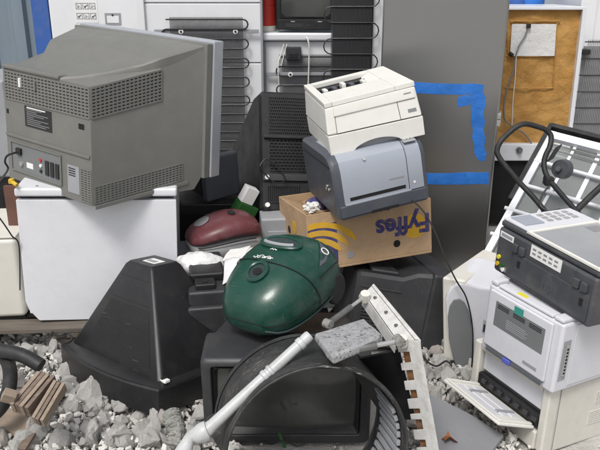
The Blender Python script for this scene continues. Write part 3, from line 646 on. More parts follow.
# black television lying tipped, vents up (R)
t = thing('vented_television', 'black television tipped forward showing its vented back, behind the white printer', 'television', (.0, 3.30, .62), (-25.3, 4.5, 12.1))
W, H, D, w_, h_, th, zo = .571, .465, .417, .384, .582, .07, .144
b0, b1 = -h_ / 2 + zo, h_ / 2 + zo
mb = MB(); rr = lambda hw_, z0, z1, y, c: [V(q) for q in ((-hw_ + c, y, z0), (-hw_, y, z0 + c), (-hw_, y, z1 - c), (-hw_ + c, y, z1), (hw_ - c, y, z1), (hw_, y, z1 - c), (hw_, y, z0 + c), (hw_ - c, y, z0))]
mb.loft([rr(w_ / 2 - .012, b0 + .012, b1 - .012, 0, .012), rr(w_ / 2, b0, b1, .012, .016), rr(w_ / 2 + .01, b0, b1, .10, .016), rr(W / 2 - .01, -H / 2, H / 2, D, .02)]); mb.build('rear_housing', 'black_plastic', t, angle=20, weighted=False)
mb = MB(); mb.box(-W / 2, W / 2, D, D + th, -H / 2, H / 2, .012, 3); mb.build('bezel', 'black_plastic', t)
bp = Patch((-w_ / 2 + .012, 0, b0 + .012), (w_ / 2 - .012, 0, b0 + .012), (w_ / 2 - .012, 0, b1 - .012), (-w_ / 2 + .012, 0, b1 - .012))
for (s0, s1, t0, t1, nx, ny) in ((.10, .94, .64, .97, 30, 12), (.10, .94, .33, .60, 16, 10), (.06, .5, .06, .20, 16, 1)): grille(t, bp, s0, s1, t0, t1, nx, ny, 'black_plastic', .005, .004, .005, stagger=True)
plate(t, 'ledge', bp, .02, .98, .605, .632, .018, 'black_plastic', .004); plate(t, 'ledge', bp, .0, .98, .24, .30, .015, 'charcoal_plastic', .004)
for s_, t_ in ((.05, .27), (.05, .035)):
    mb = MB(); disc(mb, bp, s_, t_, .011, .018, base=.002); mb.build('peg', 'print_white', t)
mb = MB(); mb.tube([bp(*q, .03) for q in ((-.05, .36), (.04, .42), (.22, .33), (.28, .24), (.14, .22), (-.02, .33), (-.06, .43))], .003, 6); mb.build('loose_wire', 'cable_black', t)
t = thing('grey_appliance', 'plain grey appliance under the tipped black television', 'appliance', (.02, 3.12, 0), (0, 0, 6))
mb = MB(); mb.box(-.20, .30, 0, .5, .03, .50, .012, 3); mb.build('body', 'midgrey', t)
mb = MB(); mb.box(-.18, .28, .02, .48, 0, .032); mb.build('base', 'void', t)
mb = MB(); mb.box(-.17, .27, -.006, .004, .08, .44, .003); mb.build('front_panel', 'midgrey', t)

# green and white carton
a = P(246, 210, 3.22); t = thing('carton', 'small green and white carton leaning against the tipped black television', 'carton', a, (10, 28, 30))
mb = MB(); mb.box(-.05, .05, -.02, .05, -.10, .03, .003); mb.build('body', 'green_box', t)
mb = MB(); mb.box(-.052, .012, -.012, .04, .032, .11, .003); mb.build('flap', 'print_white', t)
mb = MB(); mb.box(-.04, .05, -.0225, -.019, -.07, -.03); mb.build('print_band', 'vac_dark', t)

# ------------------------------------------------------------------ vacuum cleaners
def vac_ring(y, a, z0, z1, n=36, e=2.6, fl=.75):
    out = []
    for i in range(n):
        th_ = 2 * math.pi * i / n; c, s_ = math.cos(th_), math.sin(th_); zc = z0 + (z1 - z0) * .36
        x = a * math.copysign(abs(c) ** (2 / e), c); z = zc + ((z1 - zc) if s_ > 0 else (zc - z0)) * math.copysign(abs(s_) ** (2 / e), s_)
        out.append(V((x, y, z)))
    return out
VAC = [(0.000, .030, .075, .105), (.006, .062, .050, .128), (.022, .092, .030, .150), (.05, .118, .018, .172), (.09, .136, .014, .194), (.14, .148, .014, .214), (.19, .152, .014, .228), (.24, .150, .014, .234), (.29, .144, .014, .230), (.33, .136, .018, .218), (.36, .124, .024, .198), (.378, .100, .040, .168), (.385, .060, .065, .130)]
def vac_at(y):
    for a, b in zip(VAC, VAC[1:]):
        if a[0] <= y <= b[0]:
            f_ = (y - a[0]) / (b[0] - a[0]); return tuple(lerp(p_, q_, f_) for p_, q_ in zip(a, b))
    return VAC[-1]
def vac_pt(y, th_, off=.0):
    _, a, z0, z1 = vac_at(y); e = 2.6; c, s_ = math.cos(th_), math.sin(th_); zc = z0 + (z1 - z0) * .36
    x = a * math.copysign(abs(c) ** (2 / e), c); z = zc + ((z1 - zc) if s_ > 0 else (zc - z0)) * math.copysign(abs(s_) ** (2 / e), s_)
    n_ = V((x / max(a, .01), 0, (z - zc) / .1)).normalized(); return V((x, y, z)) + n_ * off
def oval(cx_, cy_, rx, ry, n=28, off=0, rot=0):
    """loop lying on the vacuum's top surface; x -> theta by inversion"""
    out = []
    for i in range(n):
        q = 2 * math.pi * i / n; dx, dy = rx * math.cos(q), ry * math.sin(q); x = cx_ + dx * math.cos(rot) - dy * math.sin(rot); y = cy_ + dx * math.sin(rot) + dy * math.cos(rot)
        _, a, z0, z1 = vac_at(min(max(y, 0), .385)); zc = z0 + (z1 - z0) * .36; xx = min(abs(x) / a, .98); z = zc + (z1 - zc) * (1 - xx ** 2.6) ** (1 / 2.6); out.append(V((x, y, z + off)))
    return out
def vacuum(t, body, dark, lower=None, smooth_y=.19):
    ys = [VAC[0][0]]
    rings = [vac_ring(*q) for q in VAC]
    mb = MB(); mb.loft(rings); o = mb.build('shell', body, t, angle=60, weighted=False)
    sb = o.modifiers.new('sub', 'SUBSURF'); sb.levels = 1; sb.render_levels = 2
    # hood seam and side seam
    mb = MB(); mb.tube([vac_pt(smooth_y - .05 * max(0, math.sin(q)), q, .0012) for q in [math.pi * (-.16 + 1.32 * k_ / 40) for k_ in range(41)]], .0016, 5, sub=1); mb.build('hood_seam', dark, t)
    ln = [vac_pt(y, .0, .0012) for y in [.175 - .174 * k_ / 16 for k_ in range(17)]]; rn = [vac_pt(y, math.pi, .0012) for y in [.001 + .174 * k_ / 16 for k_ in range(17)]]
    mb = MB(); mb.tube(ln + rn, .0015, 5, sub=2); mb.build('nose_seam', dark, t)
    for sx in (0, 1):
        mb = MB(); mb.tube([vac_pt(y, (.32 if sx == 0 else math.pi - .32) , .001) for y in [.21 + .14 * k_ / 10 for k_ in range(11)]], .0013, 5, sub=1); mb.build('rear_seam', dark, t)
    return o
t = thing('vacuum_cleaner', 'dusty dark green canister vacuum cleaner on the black television', 'vacuum cleaner', (-.183, 2.166, .375), (6.8, -3.5, -34.6)); t.scale = (1.145,) * 3
vacuum(t, 'vac_green', 'void')
mb = MB(); lp = oval(.0, .10, .031, .031, 28, .004); mb.tube(lp, .007, 8, sub=1, closed=True); pr = mb.build('hose_port', 'vac_green', t)
mb = MB(); lp2 = oval(.0, .10, .025, .025, 28, .003); mb.bm.faces.new([mb.bm.verts.new(q) for q in lp2]); mb.build('port_flap', 'vac_dark', pr, weighted=False)
mb = MB(); lp2 = oval(.002, .098, .016, .012, 20, .005); mb.bm.faces.new([mb.bm.verts.new(q) for q in lp2]); mb.build('port_hole', 'void', pr, weighted=False)
mb = MB(); mb.tube(oval(-.004, .235, .072, .033, 32, .003), .006, 8, sub=1, closed=True); hd = mb.build('handle_rim', 'vac_green', t)
mb = MB(); mb.bm.faces.new([mb.bm.verts.new(q) for q in oval(-.004, .235, .068, .029, 28, .0045)]); mb.build('handle_recess', 'vac_dark', hd, weighted=False)
mb = MB(); mb.tube([q for q in oval(-.004, .232, .055, .018, 24, .006)[13:24]], .006, 8, sub=1); mb.build('handle_grip', 'midgrey', hd)
# corner plate with round emblem
def top_pts(pts, off):
    out = []
    for x, y in pts:
        _, a, z0, z1 = vac_at(y); zc = z0 + (z1 - z0) * .36; xx = min(abs(x) / a, .985); out.append(V((x, y, zc + (z1 - zc) * (1 - xx ** 2.6) ** (1 / 2.6) + off)))
    return out
mb = MB(); tri = [(.075, .325), (.118, .315), (.132, .27), (.135, .23), (.118, .262), (.098, .298)]; a_ = top_pts(tri, .001); b_ = top_pts(tri, .0035)
mb.loft([a_, b_]); cp = mb.build('corner_plate', 'slate_plastic', t, weighted=False)
mb = MB(); c0 = top_pts([(.116, .295)], .006)[0]; mb.tube([c0 + V((.010 * math.cos(q * .5236), .010 * math.sin(q * .5236), -.008 * math.cos(q * .5236))) for q in range(12)], .0018, 5, closed=True, sub=2); mb.build('emblem', 'print_white', cp)
mb = MB()
for k_, (x0, x1, y0) in enumerate(((-.05, -.022, .150), (-.018, -.002, .152), (.003, .016, .153), (-.04, .022, .158), (-.012, .012, .192))):
    mb.tube(top_pts([(x0 + (x1 - x0) * i / 8, y0 + .003 * math.sin(i * 1.9 + k_)) for i in range(9)], .002), .0012, 5, sub=3)
mb.build('script_print', 'print_white', t, weighted=False)
for sx in (1, -1):
    mb = MB(); prf = [(.0001, .0), (.044, .0), (.050, .006), (.050, .013), (.044, .018), (.0001, .018)]; n_ = 28
    mb.loft([[V((sx * (.124 + xx), .305 + r_ * math.cos(2 * math.pi * k_ / n_), .062 + r_ * math.sin(2 * math.pi * k_ / n_))) for k_ in range(n_)] for r_, xx in prf]); mb.build('wheel', 'black_plastic', t)
mb = MB(); mb.cyl((-.02, .06, .012), (.02, .06, .012), .014, n=16); mb.build('castor', 'black_plastic', t)
mb = MB(); mb.tube([vac_pt(y, -.42, .003) for y in [.012 + .35 * k_ / 16 for k_ in range(17)]], .004, 6, sub=1); mb.tube([vac_pt(y, math.pi + .42, .003) for y in [.012 + .35 * k_ / 16 for k_ in range(17)]], .004, 6, sub=1); mb.build('bumper', 'vac_dark', t)

a = P(215, 258, 2.95)
t = thing('vacuum_cleaner', 'faded red vacuum cleaner with grey base in the pile by the white bag', 'vacuum cleaner', (a.x - .125, a.y + .03, a.z - .012), (0, -2, -66)); t.scale = (.86, .86, .86)
mb = MB(); mb.loft([vac_ring(q[0], q[1] * 1.06, q[2] - .01, q[2] + (q[3] - q[2]) * .50) for q in VAC]); mb.build('base', 'vac_grey', t, angle=60, weighted=False)
mb = MB(); mb.loft([vac_ring(q[0], q[1] * .98, q[2] + (q[3] - q[2]) * .42, q[3] * .93) for q in VAC[1:-1]]); mb.build('shell', 'vac_red', t, angle=60, weighted=False)
mb = MB(); mb.tube([vac_pt(y, q, .006) for y, q in [(.03 + .3 * k_ / 20, .05 - .0 * k_) for k_ in range(21)]], .004, 6, sub=1); mb.build('bumper', 'rubber', t)
mb = MB(); mb.bm.faces.new([mb.bm.verts.new(q + V((0, 0, -.012))) for q in oval(.02, .24, .035, .020, 20, .002)]); mb.build('port_hole', 'void', t, weighted=False)
mb = MB(); mb.loft([[q + V((0, 0, -.012)) for q in oval(-.03, .09, .06, .04, 20, .002)], [q + V((0, 0, -.012)) for q in oval(-.03, .09, .052, .033, 20, .006)]]); mb.build('tinted_window', 'vac_grey', t)
mb = MB(); q = vac_pt(.31, .9, 0); mb.box(q.x - .03, q.x + .03, q.y - .03, q.y + .04, q.z - .07, q.z - .03, .006); mb.build('latch', 'vac_red', t)
# what carries the red vacuum
t = thing('lying_appliance', 'grey-white appliance lying under the red vacuum cleaner', 'appliance', (-.33, 2.90, 0), (0, 0, 4))
mb = MB(); mb.box(-.24, .26, 0, .42, .02, a.z - .052, .012, 3); mb.build('body', 'midgrey', t)
mb = MB(); mb.box(-.22, .24, -.006, .004, .05, a.z - .10, .003); mb.build('front_panel', 'white_panel', t)
# papers and bag
def crumple(name, mname, pts, seed, amp, label, cat, th_=.0015, n=14):
    mb = MB(); A, B, C, D_ = [V(p) for p in pts]; g = []; nn = (B - A).cross(D_ - A).normalized()
    for j in range(n + 1):
        row = []
        for i in range(n + 1):
            s_, t_ = i / n, j / n; p = A * (1 - s_) * (1 - t_) + B * s_ * (1 - t_) + C * s_ * t_ + D_ * (1 - s_) * t_
            p = p + nn * amp * (noise.noise(p * 14 + V((seed, 0, 0))) + .6 * noise.noise(p * 31 + V((0, seed, 0)))) + noise.noise_vector(p * 20 + V((seed, 1, 2))) * amp * .5
            row.append(p)
        g.append(row)
    top = [[mb.bm.verts.new(p) for p in r] for r in g]
    for j in range(n):
        for i in range(n): mb.bm.faces.new((top[j][i], top[j][i + 1], top[j + 1][i + 1], top[j + 1][i]))
    o = mb.build(name, mname, weighted=False, angle=28)
    md = o.modifiers.new('sol', 'SOLIDIFY'); md.thickness = th_
    return tag(o, label, cat)
def bag():
    mb = MB(); bmesh.ops.create_icosphere(mb.bm, subdivisions=4, radius=1)
    for v in mb.bm.verts:
        c = v.co.copy(); f_ = 1 + .20 * noise.noise(c * 1.6) + .20 * abs(noise.noise(V((c.x * 3.2, c.y * 3.2, c.z * 1.2)) + V((3, 1, 0)))) + .02 * noise.noise(c * 7); v.co = V((c.x * .105 * f_, c.y * .07 * f_, c.z * .068 * f_))
    o = mb.build('plastic_bag', 'bag', weighted=False, angle=50); o.location = P(204, 268, 2.82); o.rotation_euler = (0, R(12), 0); return tag(o, 'crumpled white plastic bag below the red vacuum cleaner', 'bag')
bag()
crumple('paper_scrap', 'paper', (P(222, 262, 2.78), P(242, 258, 2.76), P(251, 246, 2.82), P(230, 250, 2.84)), 3, .006, 'torn off-white paper scrap at the red vacuum cleaner latch', 'paper')
crumple('paper_scrap', 'bag', (P(222, 284, 2.62), P(236, 276, 2.62), P(240, 258, 2.74), P(226, 260, 2.76)), 8, .008, 'shiny clear plastic scrap behind the green vacuum cleaner', 'paper')

crumple('paper_scrap', 'paper', (P(184, 272, 2.82), P(206, 266, 2.80), P(212, 256, 2.86), P(190, 260, 2.88)), 5, .008, 'crumpled pale paper sheet left of the red vacuum cleaner', 'paper')
crumple('paper_scrap', 'paper', (P(228, 270, 2.74), P(250, 262, 2.74), P(256, 246, 2.9), P(236, 250, 2.9)), 11, .007, 'creased white sheet between the bag and the green vacuum cleaner', 'paper')
# ------------------------------------------------------------------ black shell standing on its bezel (F)
kf = 1.1; t = thing('television_shell', 'black tapered television shell standing on its bezel on the rubble', 'television', (-.681 * kf, 2.186 * kf, 1.6 - (1.6 - .181) * kf), (-7.5, -4.4, -40.7))
W, D, bh, tx, ty, h_, ox, oy = [q * kf for q in (.581, .45, .095, .152, .132, .433, -.013, -.005)]
def bowed(z, inset, bow, n=14):
    pts = []; x0, x1, y0, y1 = -W / 2 + inset, W / 2 - inset, inset, D - inset
    for i in range(n + 1): f_ = i / n; pts.append(V((lerp(x0, x1, f_), y0 - bow * (1 - (2 * f_ - 1) ** 2), z)))
    pts += [V((x1, lerp(y0, y1, .5), z)), V((x1, y1, z)), V((lerp(x1, x0, .5), y1, z)), V((x0, y1, z)), V((x0, lerp(y0, y1, .5), z))]
    return pts
mb = MB(); mb.loft([bowed(0, .004, .045), bowed(.004, 0, .046), bowed(bh - .006, 0, .05), bowed(bh, .006, .05)]); mb.build('bezel', 'shell_plastic', t, weighted=False, angle=30)
mb = MB(); cxp, cyp = ox, D / 2 + oy
def shr(z, f_, r_=.02, bow=0.0):
    x0, x1 = lerp(-W / 2 + .03, cxp - tx / 2, f_), lerp(W / 2 - .03, cxp + tx / 2, f_); y0, y1 = lerp(.03, cyp - ty / 2, f_), lerp(D - .03, cyp + ty / 2, f_); out = []
    for (cx_, cy_, a0) in ((x0 + r_, y0 + r_, 180), (x1 - r_, y0 + r_, 270), (x1 - r_, y1 - r_, 0), (x0 + r_, y1 - r_, 90)):
        for k_ in range(5): q = R(a0 + k_ * 22.5); out.append(V((cx_ + r_ * math.cos(q), cy_ + r_ * math.sin(q), z)))
    return out
mb.loft([bowed(bh - .003, .012, .04)[:0] or shr(bh - .003, 0, .02), shr(bh + .012, .0, .02), shr(h_ - .012, .985, .012), shr(h_, 1.06, .010)]); mb.build('rear_housing', 'shell_plastic', t, weighted=False, angle=26)
mb = MB(); mb.loft([bowed(bh, .010, .045), bowed(bh + .012, .03, .03)]); mb.build('bezel_step', 'shell_plastic', t, weighted=False, angle=30)
z1_, z2_ = bh + .02, h_ - .02
fr = Patch((-W / 2 + .05, .03, bh + .012), (W / 2 - .05, .03, bh + .012), (cxp + tx / 2 - .012, cyp - ty / 2, h_ - .012), (cxp - tx / 2 + .012, cyp - ty / 2, h_ - .012))
grille(t, fr, .13, .93, .08, .60, 34, 30, 'shell_plastic', .0035, .003, .0022, stagger=True)
plate(t, 'moulding_line', fr, .04, .98, .875, .882, .003, 'shell_plastic', .001); plate(t, 'moulding_line', fr, .08, .95, .635, .645, .003, 'shell_plastic', .001)
mb = MB(); mb.box(cxp - .03, cxp + .045, cyp - .03, cyp + .025, h_ - .001, h_ + .0012); lb = mb.build('label', 'print_white', t)
mb = MB()
for i in range(3): mb.box(cxp - .02 + i * .018, cxp - .008 + i * .018, cyp - .02, cyp + .005, h_ + .0012, h_ + .002)
mb.build('label_print', 'print_grey', lb)
q = V((W / 2 - .03, .05, bh + .012)); mb = MB(); mb.box(q.x - .02, q.x + .02, q.y - .012, q.y + .012, q.z - .004, q.z + .008, .003); mb.build('latch', 'print_white', t); mb = MB(); mb.box(q.x - .006, q.x + .004, q.y - .013, q.y + .013, q.z + .008, q.z + .011); mb.build('latch_slot', 'void', t)

# dark TV standing behind the shell (S)
a = P(214, 283, 2.60)
t = thing('television_case', 'charcoal television case wedged between the black shell and the green vacuum', 'television', (a.x + .03, 2.58, .02), (0, 0, 10))
mb = MB(); mb.box(-.13, .10, 0, .36, 0, a.z - .045, .012, 3); mb.build('housing', 'charcoal_plastic', t)
mb = MB(); mb.box(-.12, .02, .10, .34, a.z - .048, a.z - .01, .01, 3); mb.build('raised_back', 'black_plastic', t)
mb = MB(); mb.box(-.10, -.02, .02, .09, a.z - .048, a.z - .022, .006, 3); hb = mb.build('socket_block', 'black_plastic', t)
mb = MB(); mb.cyl((-.06, .05, a.z - .023), (-.06, .05, a.z - .019), .012, n=12); mb.build('socket', 'void', hb)
mb = MB(); mb.box(-.135, .105, -.03, .002, -.01, a.z - .10, .01, 3); mb.build('bezel', 'charcoal_plastic', t)

# television facing the camera (G)
gz = .015; GW, GH = .575, .355
t = thing('screen_television', 'black television facing the viewer behind the round black tub', 'television', (-.045, 2.10, gz), (4, 0, 0))
xl, xr = -GW / 2, GW / 2; fx = .045; zb_, zt_ = .055, GH - .035
def rrect(x0, x1, z0, z1, r_, y, k=6):
    out = []
    for cx_, cz_, a0 in ((x1 - r_, z1 - r_, 0), (x0 + r_, z1 - r_, 90), (x0 + r_, z0 + r_, 180), (x1 - r_, z0 + r_, 270)):
        for i in range(k + 1): q = R(a0 + 90 * i / k); out.append(V((cx_ + r_ * math.cos(q), y, cz_ + r_ * math.sin(q))))
    return out
mb = MB(); rg_ = [rrect(xl, xr, 0, GH, .022, .17)]
for i in range(6): q = R(90 * i / 5); ins = .022 * (1 - math.cos(q)); rg_.append(rrect(xl + ins, xr - ins, ins, GH - ins, .022, .022 * (1 - math.sin(q))))
rg_ += [rrect(xl + fx - .012, xr - fx + .012, zb_ - .012, zt_ + .012, .014, .0), rrect(xl + fx - .008, xr - fx + .008, zb_ - .008, zt_ + .008, .012, .004), rrect(xl + fx, xr - fx, zb_, zt_, .010, .034)]
mb.loft(rg_, cap=False); mb.build('bezel', 'charcoal_plastic', t, angle=30, weighted=False)
mb = MB(); mb.loft([rrect(xl + fx - .004, xr - fx + .004, zb_ - .004, zt_ + .004, .010, y_) for y_ in (-.0015, .0015)] + [rrect(xl + fx + .014, xr - fx - .014, zb_ + .014, zt_ - .014, .012, .028)], cap=False); mb.build('screen_surround', 'black_plastic', t, angle=30, weighted=False)
crt(t, xl + fx - .004, xr - fx + .004, zb_ - .004, zt_ + .004, .028, .016, 14)
mb = MB(); mb.hexa([V(q) for q in ((xl + .012, .15, .01), (xr - .012, .15, .01), (xr - .10, .40, .04), (xl + .10, .40, .04), (xl + .012, .15, GH - .006), (xr - .012, .15, GH - .006), (xr - .07, .40, GH - .05), (xl + .07, .40, GH - .05))], .02, 3); mb.build('rear_housing', 'charcoal_plastic', t)

# ------------------------------------------------------------------ tipped TV under the carton (I)
t = thing('leaning_television', 'charcoal television leaning under the banana carton', 'television', (.175, 2.97, .02), (-11, -9.8, -84)); t.scale = (1.05, 1.05, 1.05)
W, H, D, w_, h1, th = .50, .345, .30, .40, .30, .115
mb = MB(); mb.loft([rr(w_ / 2 - .01, .015, h1 - .012, 0, .012), rr(w_ / 2, .0, h1, .012, .014), rr(w_ / 2 + .02, 0, h1 + .004, D * .62, .014), rr(W / 2 - .03, 0, H - .015, D * .82, .014), rr(W / 2 - .012, 0, H - .006, D, .014)]); mb.build('rear_housing', 'charcoal_plastic', t, angle=22, weighted=False)
mb = MB(); mb.box(-W / 2, W / 2, D, D + th, 0, H, .014, 3); mb.build('bezel', 'charcoal_plastic', t)
sp = Patch((w_ / 2, .02, .0), (w_ / 2 + .02, D * .62, 0), (w_ / 2 + .02, D * .62, h1), (w_ / 2, .02, h1))
grille(t, sp, .10, .95, .12, .52, 3, 9, 'charcoal_plastic', .007, .006, .004, stagger=False)
plate(t, 'moulding_line', sp, .0, 1.0, .80, .83, .004, 'charcoal_plastic', .0015)
tp = Patch((-w_ / 2 + .02, .03, h1), (w_ / 2 - .02, .03, h1), (w_ / 2, D * .6, h1 + .004), (-w_ / 2, D * .6, h1 + .004))
plate(t, 'raised_panel', tp, .25, .97, .2, .95, .016, 'charcoal_plastic', .006)
mb = MB(); mb.box(-W / 2 + .05, W / 2 - .05, D + th - .003, D + th + .003, .04, H - .04); mb.build('screen', 'screen', t)

# ------------------------------------------------------------------ banana carton (C)
t = thing('banana_carton', 'brown banana carton with upside-down print under the silver printer', 'carton', (.314, 2.877, .380), (-6, -2.1, 17.7))
CW, CD, CH = .572, .418, .250; ct = .007
mb = MB(); mb.box(-CW / 2, CW / 2, 0, CD, 0, .012, .003); mb.build('bottom', 'cardboard', t)
for nm, b6 in (('long_side', (-CW / 2, CW / 2, 0, ct, .012, CH)), ('long_side', (-CW / 2, CW / 2, CD - ct, CD, .012, CH)), ('short_side', (-CW / 2, -CW / 2 + ct, ct, CD - ct, .012, CH)), ('short_side', (CW / 2 - ct, CW / 2, ct, CD - ct, .012, CH))):
    mb = MB(); mb.box(*b6, .002); mb.build(nm, 'cardboard', t)
mb = MB(); mb.box(-CW / 2 + .10, CW / 2 - .01, .015, CD - .02, .10, CH - .03, .01); mb.build('contents', 'cardboard_in', t)
mb = MB(); mb.hexa([V(q) for q in ((-CW / 2 + .006, CD * .12, CH - .002), (-CW / 2 + .10, CD * .10, CH - .05), (-CW / 2 + .10, CD * .95, CH - .05), (-CW / 2 + .006, CD * .9, CH - .002), (-CW / 2 + .006, CD * .12, CH + .003), (-CW / 2 + .10, CD * .10, CH - .045), (-CW / 2 + .10, CD * .95, CH - .045), (-CW / 2 + .006, CD * .9, CH + .003))]); mb.build('flap', 'cardboard', t)
fc = Patch((-CW / 2, 0, 0), (CW / 2, 0, 0), (CW / 2, 0, CH), (-CW / 2, 0, CH)); fx_ = lambda x: (x + CW / 2) / CW; fz = lambda z: z / CH
mb = MB(); disc(mb, fc, fx_(.205), fz(.135), .056, .0006, 36); mb.build('print_sun', 'print_yellow', t)
text('print_word', 'Fyffes', .114, 'print_blue', t, (.150, -.0016, .148), (-1, 0, 0), (0, 0, -1), .0005, .0035)
mb = MB()
for i in range(9): mb.box(-.06 + i * .017, -.06 + i * .017 + .012, -.0012, 0, .222 + .002 * (i % 2), .227 + .002 * (i % 3))
mb.build('print_small', 'print_blue', t, weighted=False)
plate(t, 'print_field', fc, fx_(-.283), fx_(-.155), fz(.03), fz(.205), .0006, 'print_blue')
bn = []
for i in range(4):      # bunch of yellow fruit shapes printed in arcs
    mb = MB(); c0 = V((-.255 + .006 * i, 0, .02 + .005 * i)); r0, r1 = .075 + i * .033, .075 + i * .033 + .027; L0 = []
    for k_ in range(15):
        q = R(28 + 92 * k_ / 14); wdt = min(1, 5 * min(k_, 14 - k_) / 14 + .25); rm, hw_ = (r0 + r1) / 2, (r1 - r0) / 2 * wdt
        L0.append((rm, hw_, q))
    pts = [(c0.x + (rm + hw_) * math.cos(q), c0.z + .88 * (rm + hw_) * math.sin(q)) for rm, hw_, q in L0] + [(c0.x + (rm - hw_) * math.cos(q), c0.z + .88 * (rm - hw_) * math.sin(q)) for rm, hw_, q in L0[::-1]]
    pts = [(max(x, -CW / 2 + .002), min(z, CH - .004)) for x, z in pts]
    mb.prism(pts, lambda x, z, d: V((x, d, z)), -.0008, -.0016); mb.build('print_fruit', 'print_yellow', t, weighted=False)
for x, z in ((-.098, .052), (.118, .068)):
    mb = MB(); disc(mb, fc, fx_(x), fz(z), .016, .0012, 20); mb.build('vent_hole', 'void' if x > 0 else 'midgrey', t)
ed = Patch((-CW / 2, CD, 0), (-CW / 2, 0, 0), (-CW / 2, 0, CH), (-CW / 2, CD, CH))
mb = MB(); disc(mb, ed, .55, .62, .030, .0008, 24); mb.build('print_spot', 'print_yellow', t)
for s_, t_ in ((.72, .45), (.78, .28), (.35, .5)):
    mb = MB(); disc(mb, ed, s_, t_, .018, .001, 18); mb.build('vent_hole', 'void', t)
# things in the carton mouth
a = root_mat(t) @ V((-CW / 2 + .10, .12, CH - .005))
mb = MB(); bmesh.ops.create_icosphere(mb.bm, subdivisions=3, radius=1)
for v in mb.bm.verts: c = v.co.copy(); v.co = V((c.x * .05, c.y * .055, c.z * .035)) * (1 + .15 * noise.noise(c * 2))
o = mb.build('cloth_wad', 'print_blue', weighted=False, angle=60); o.location = a + V((-.01, .10, -.02)); tag(o, 'dark blue cloth wad in the carton mouth', 'cloth')
mb = MB(); bmesh.ops.create_icosphere(mb.bm, subdivisions=3, radius=1)
for v in mb.bm.verts: c = v.co.copy(); v.co = V((c.x * .032, c.y * .028, c.z * .022)) * (1 + .5 * noise.noise(c * 3.5) + .25 * noise.noise(c * 8))
o = mb.build('paper_ball', 'paper', weighted=False, angle=25); o.location = a + V((-.035, -.03, .012)); tag(o, 'crumpled white tissue in the carton mouth', 'paper')

# ------------------------------------------------------------------ printers
# B silver laser
t = thing('silver_printer', 'silver-fronted dark slate printer on the banana carton', 'printer', (.347, 2.774, .655), (-1.1, -8.8, 15.9))
BW, BD, BH = .40, .436, .26
pf = [(0.0, .0), (.0, .05), (.006, .20), (.02, .232), (.05, .253), (.09, .26), (BD - .02, .26), (BD, .24), (BD, 0)]
def profile_x(x0, x1, prof, inset=0): return [[V((x, y, z)) for y, z in prof] for x in (x0, x1)]
def side_body(mb, x0, x1, prof, r_=.012):
    cy_ = sum(p[0] for p in prof) / len(prof); cz_ = sum(p[1] for p in prof) / len(prof)
    sh = lambda k_: [(cy_ + (y - cy_) * k_, cz_ + (z - cz_) * k_) for y, z in prof]
    mb.loft([[V((x, y, z)) for y, z in pr] for x, pr in ((x0, sh(.93)), (x0 + r_ * .4, sh(.975)), (x0 + r_, prof), (x1 - r_, prof), (x1 - r_ * .4, sh(.975)), (x1, sh(.93)))])
mb = MB(); side_body(mb, -BW / 2, BW / 2, pf, .02); mb.build('chassis', 'printer_slate', t, weighted=False, angle=30)
pf2 = [(-.004, .062), (-.003, .10), (.002, .20), (.017, .235), (.048, .256), (.09, .2635), (.30, .2635), (.30, .25), (.06, .24), (.02, .06)]
mb = MB(); mb.loft([[V((x, y, z)) for y, z in pf2] for x in (-BW / 2 + .034, BW / 2 - .088)]); mb.build('front_cover', 'printer_silver', t, weighted=False, angle=30)
mb = MB(); mb.loft([[V((x, y, z)) for y, z in pf2] for x in (BW / 2 - .0845, BW / 2 - .022)]); rp = mb.build('control_column', 'printer_silver', t, weighted=False, angle=30)
ff = Patch((-BW / 2, -.003, .06), (BW / 2, -.003, .06), (BW / 2, .003, .20), (-BW / 2, .003, .20))
plate(t, 'paper_slot', ff, .145, .745, .10, .20, .0015, 'void', base=.0008)
plate(t, 'tray_lip', ff, .09, .80, -.02, .03, .004, 'printer_silver', .001)
mb = MB(); cbev = [(.0, .0), (.0, .062)]; mb.box(-BW / 2 + .012, BW / 2 - .012, -.006, .05, .006, .058, .006, 3); mb.build('tray_front', 'printer_slate', t)
mb = MB(); mb.box(-.06, .06, -.008, .0, .002, .016, .003); mb.build('tray_handle', 'void', t)
tf = Patch((BW / 2 - .082, .03, .2505), (BW / 2 - .026, .03, .2505), (BW / 2 - .026, .12, .265), (BW / 2 - .082, .12, .265))
plate(rp, 'control_panel', tf, .02, .98, -.1, .9, .004, 'midgrey', .001, base=.003)
plate(rp, 'display', tf, .12, .9, .35, .75, .002, 'lcd', .0005, base=.007)
for i in range(3): plate(rp, 'button', tf, .12 + .28 * i, .32 + .28 * i, .05, .22, .003, 'light_metal', .0008, base=.007)
mb = MB(); mb.cyl((-.06, .012, .228), (-.06, .006, .231), .006, n=12); mb.build('emblem', 'light_metal', t)
plate(t, 'model_print', ff, .58, .74, .42, .47, .0006, 'print_grey', base=.001)
mb = MB(); disc(mb, ff, .845, .22, .005, .002, base=.001); mb.build('indicator', 'print_white', t)
ls = Patch((-BW / 2, BD, 0), (-BW / 2, 0, 0), (-BW / 2, 0, .25), (-BW / 2, BD, .25))
for s_, t_ in ((.78, .50), (.83, .46), (.75, .44)):
    mb = MB(); disc(mb, ls, s_, t_, .007, .004); mb.build('side_bolt', 'light_metal', t)
plate(t, 'side_panel_line', ls, .1, .93, .86, .875, .002, 'void')

# A white laser
t = thing('white_printer', 'white laser printer with arched tray front, topmost of its stack', 'printer', (.314, 2.827, .913), (-.3, -10.1, 11.1))
AW, AD, AH = .395, .432, .228
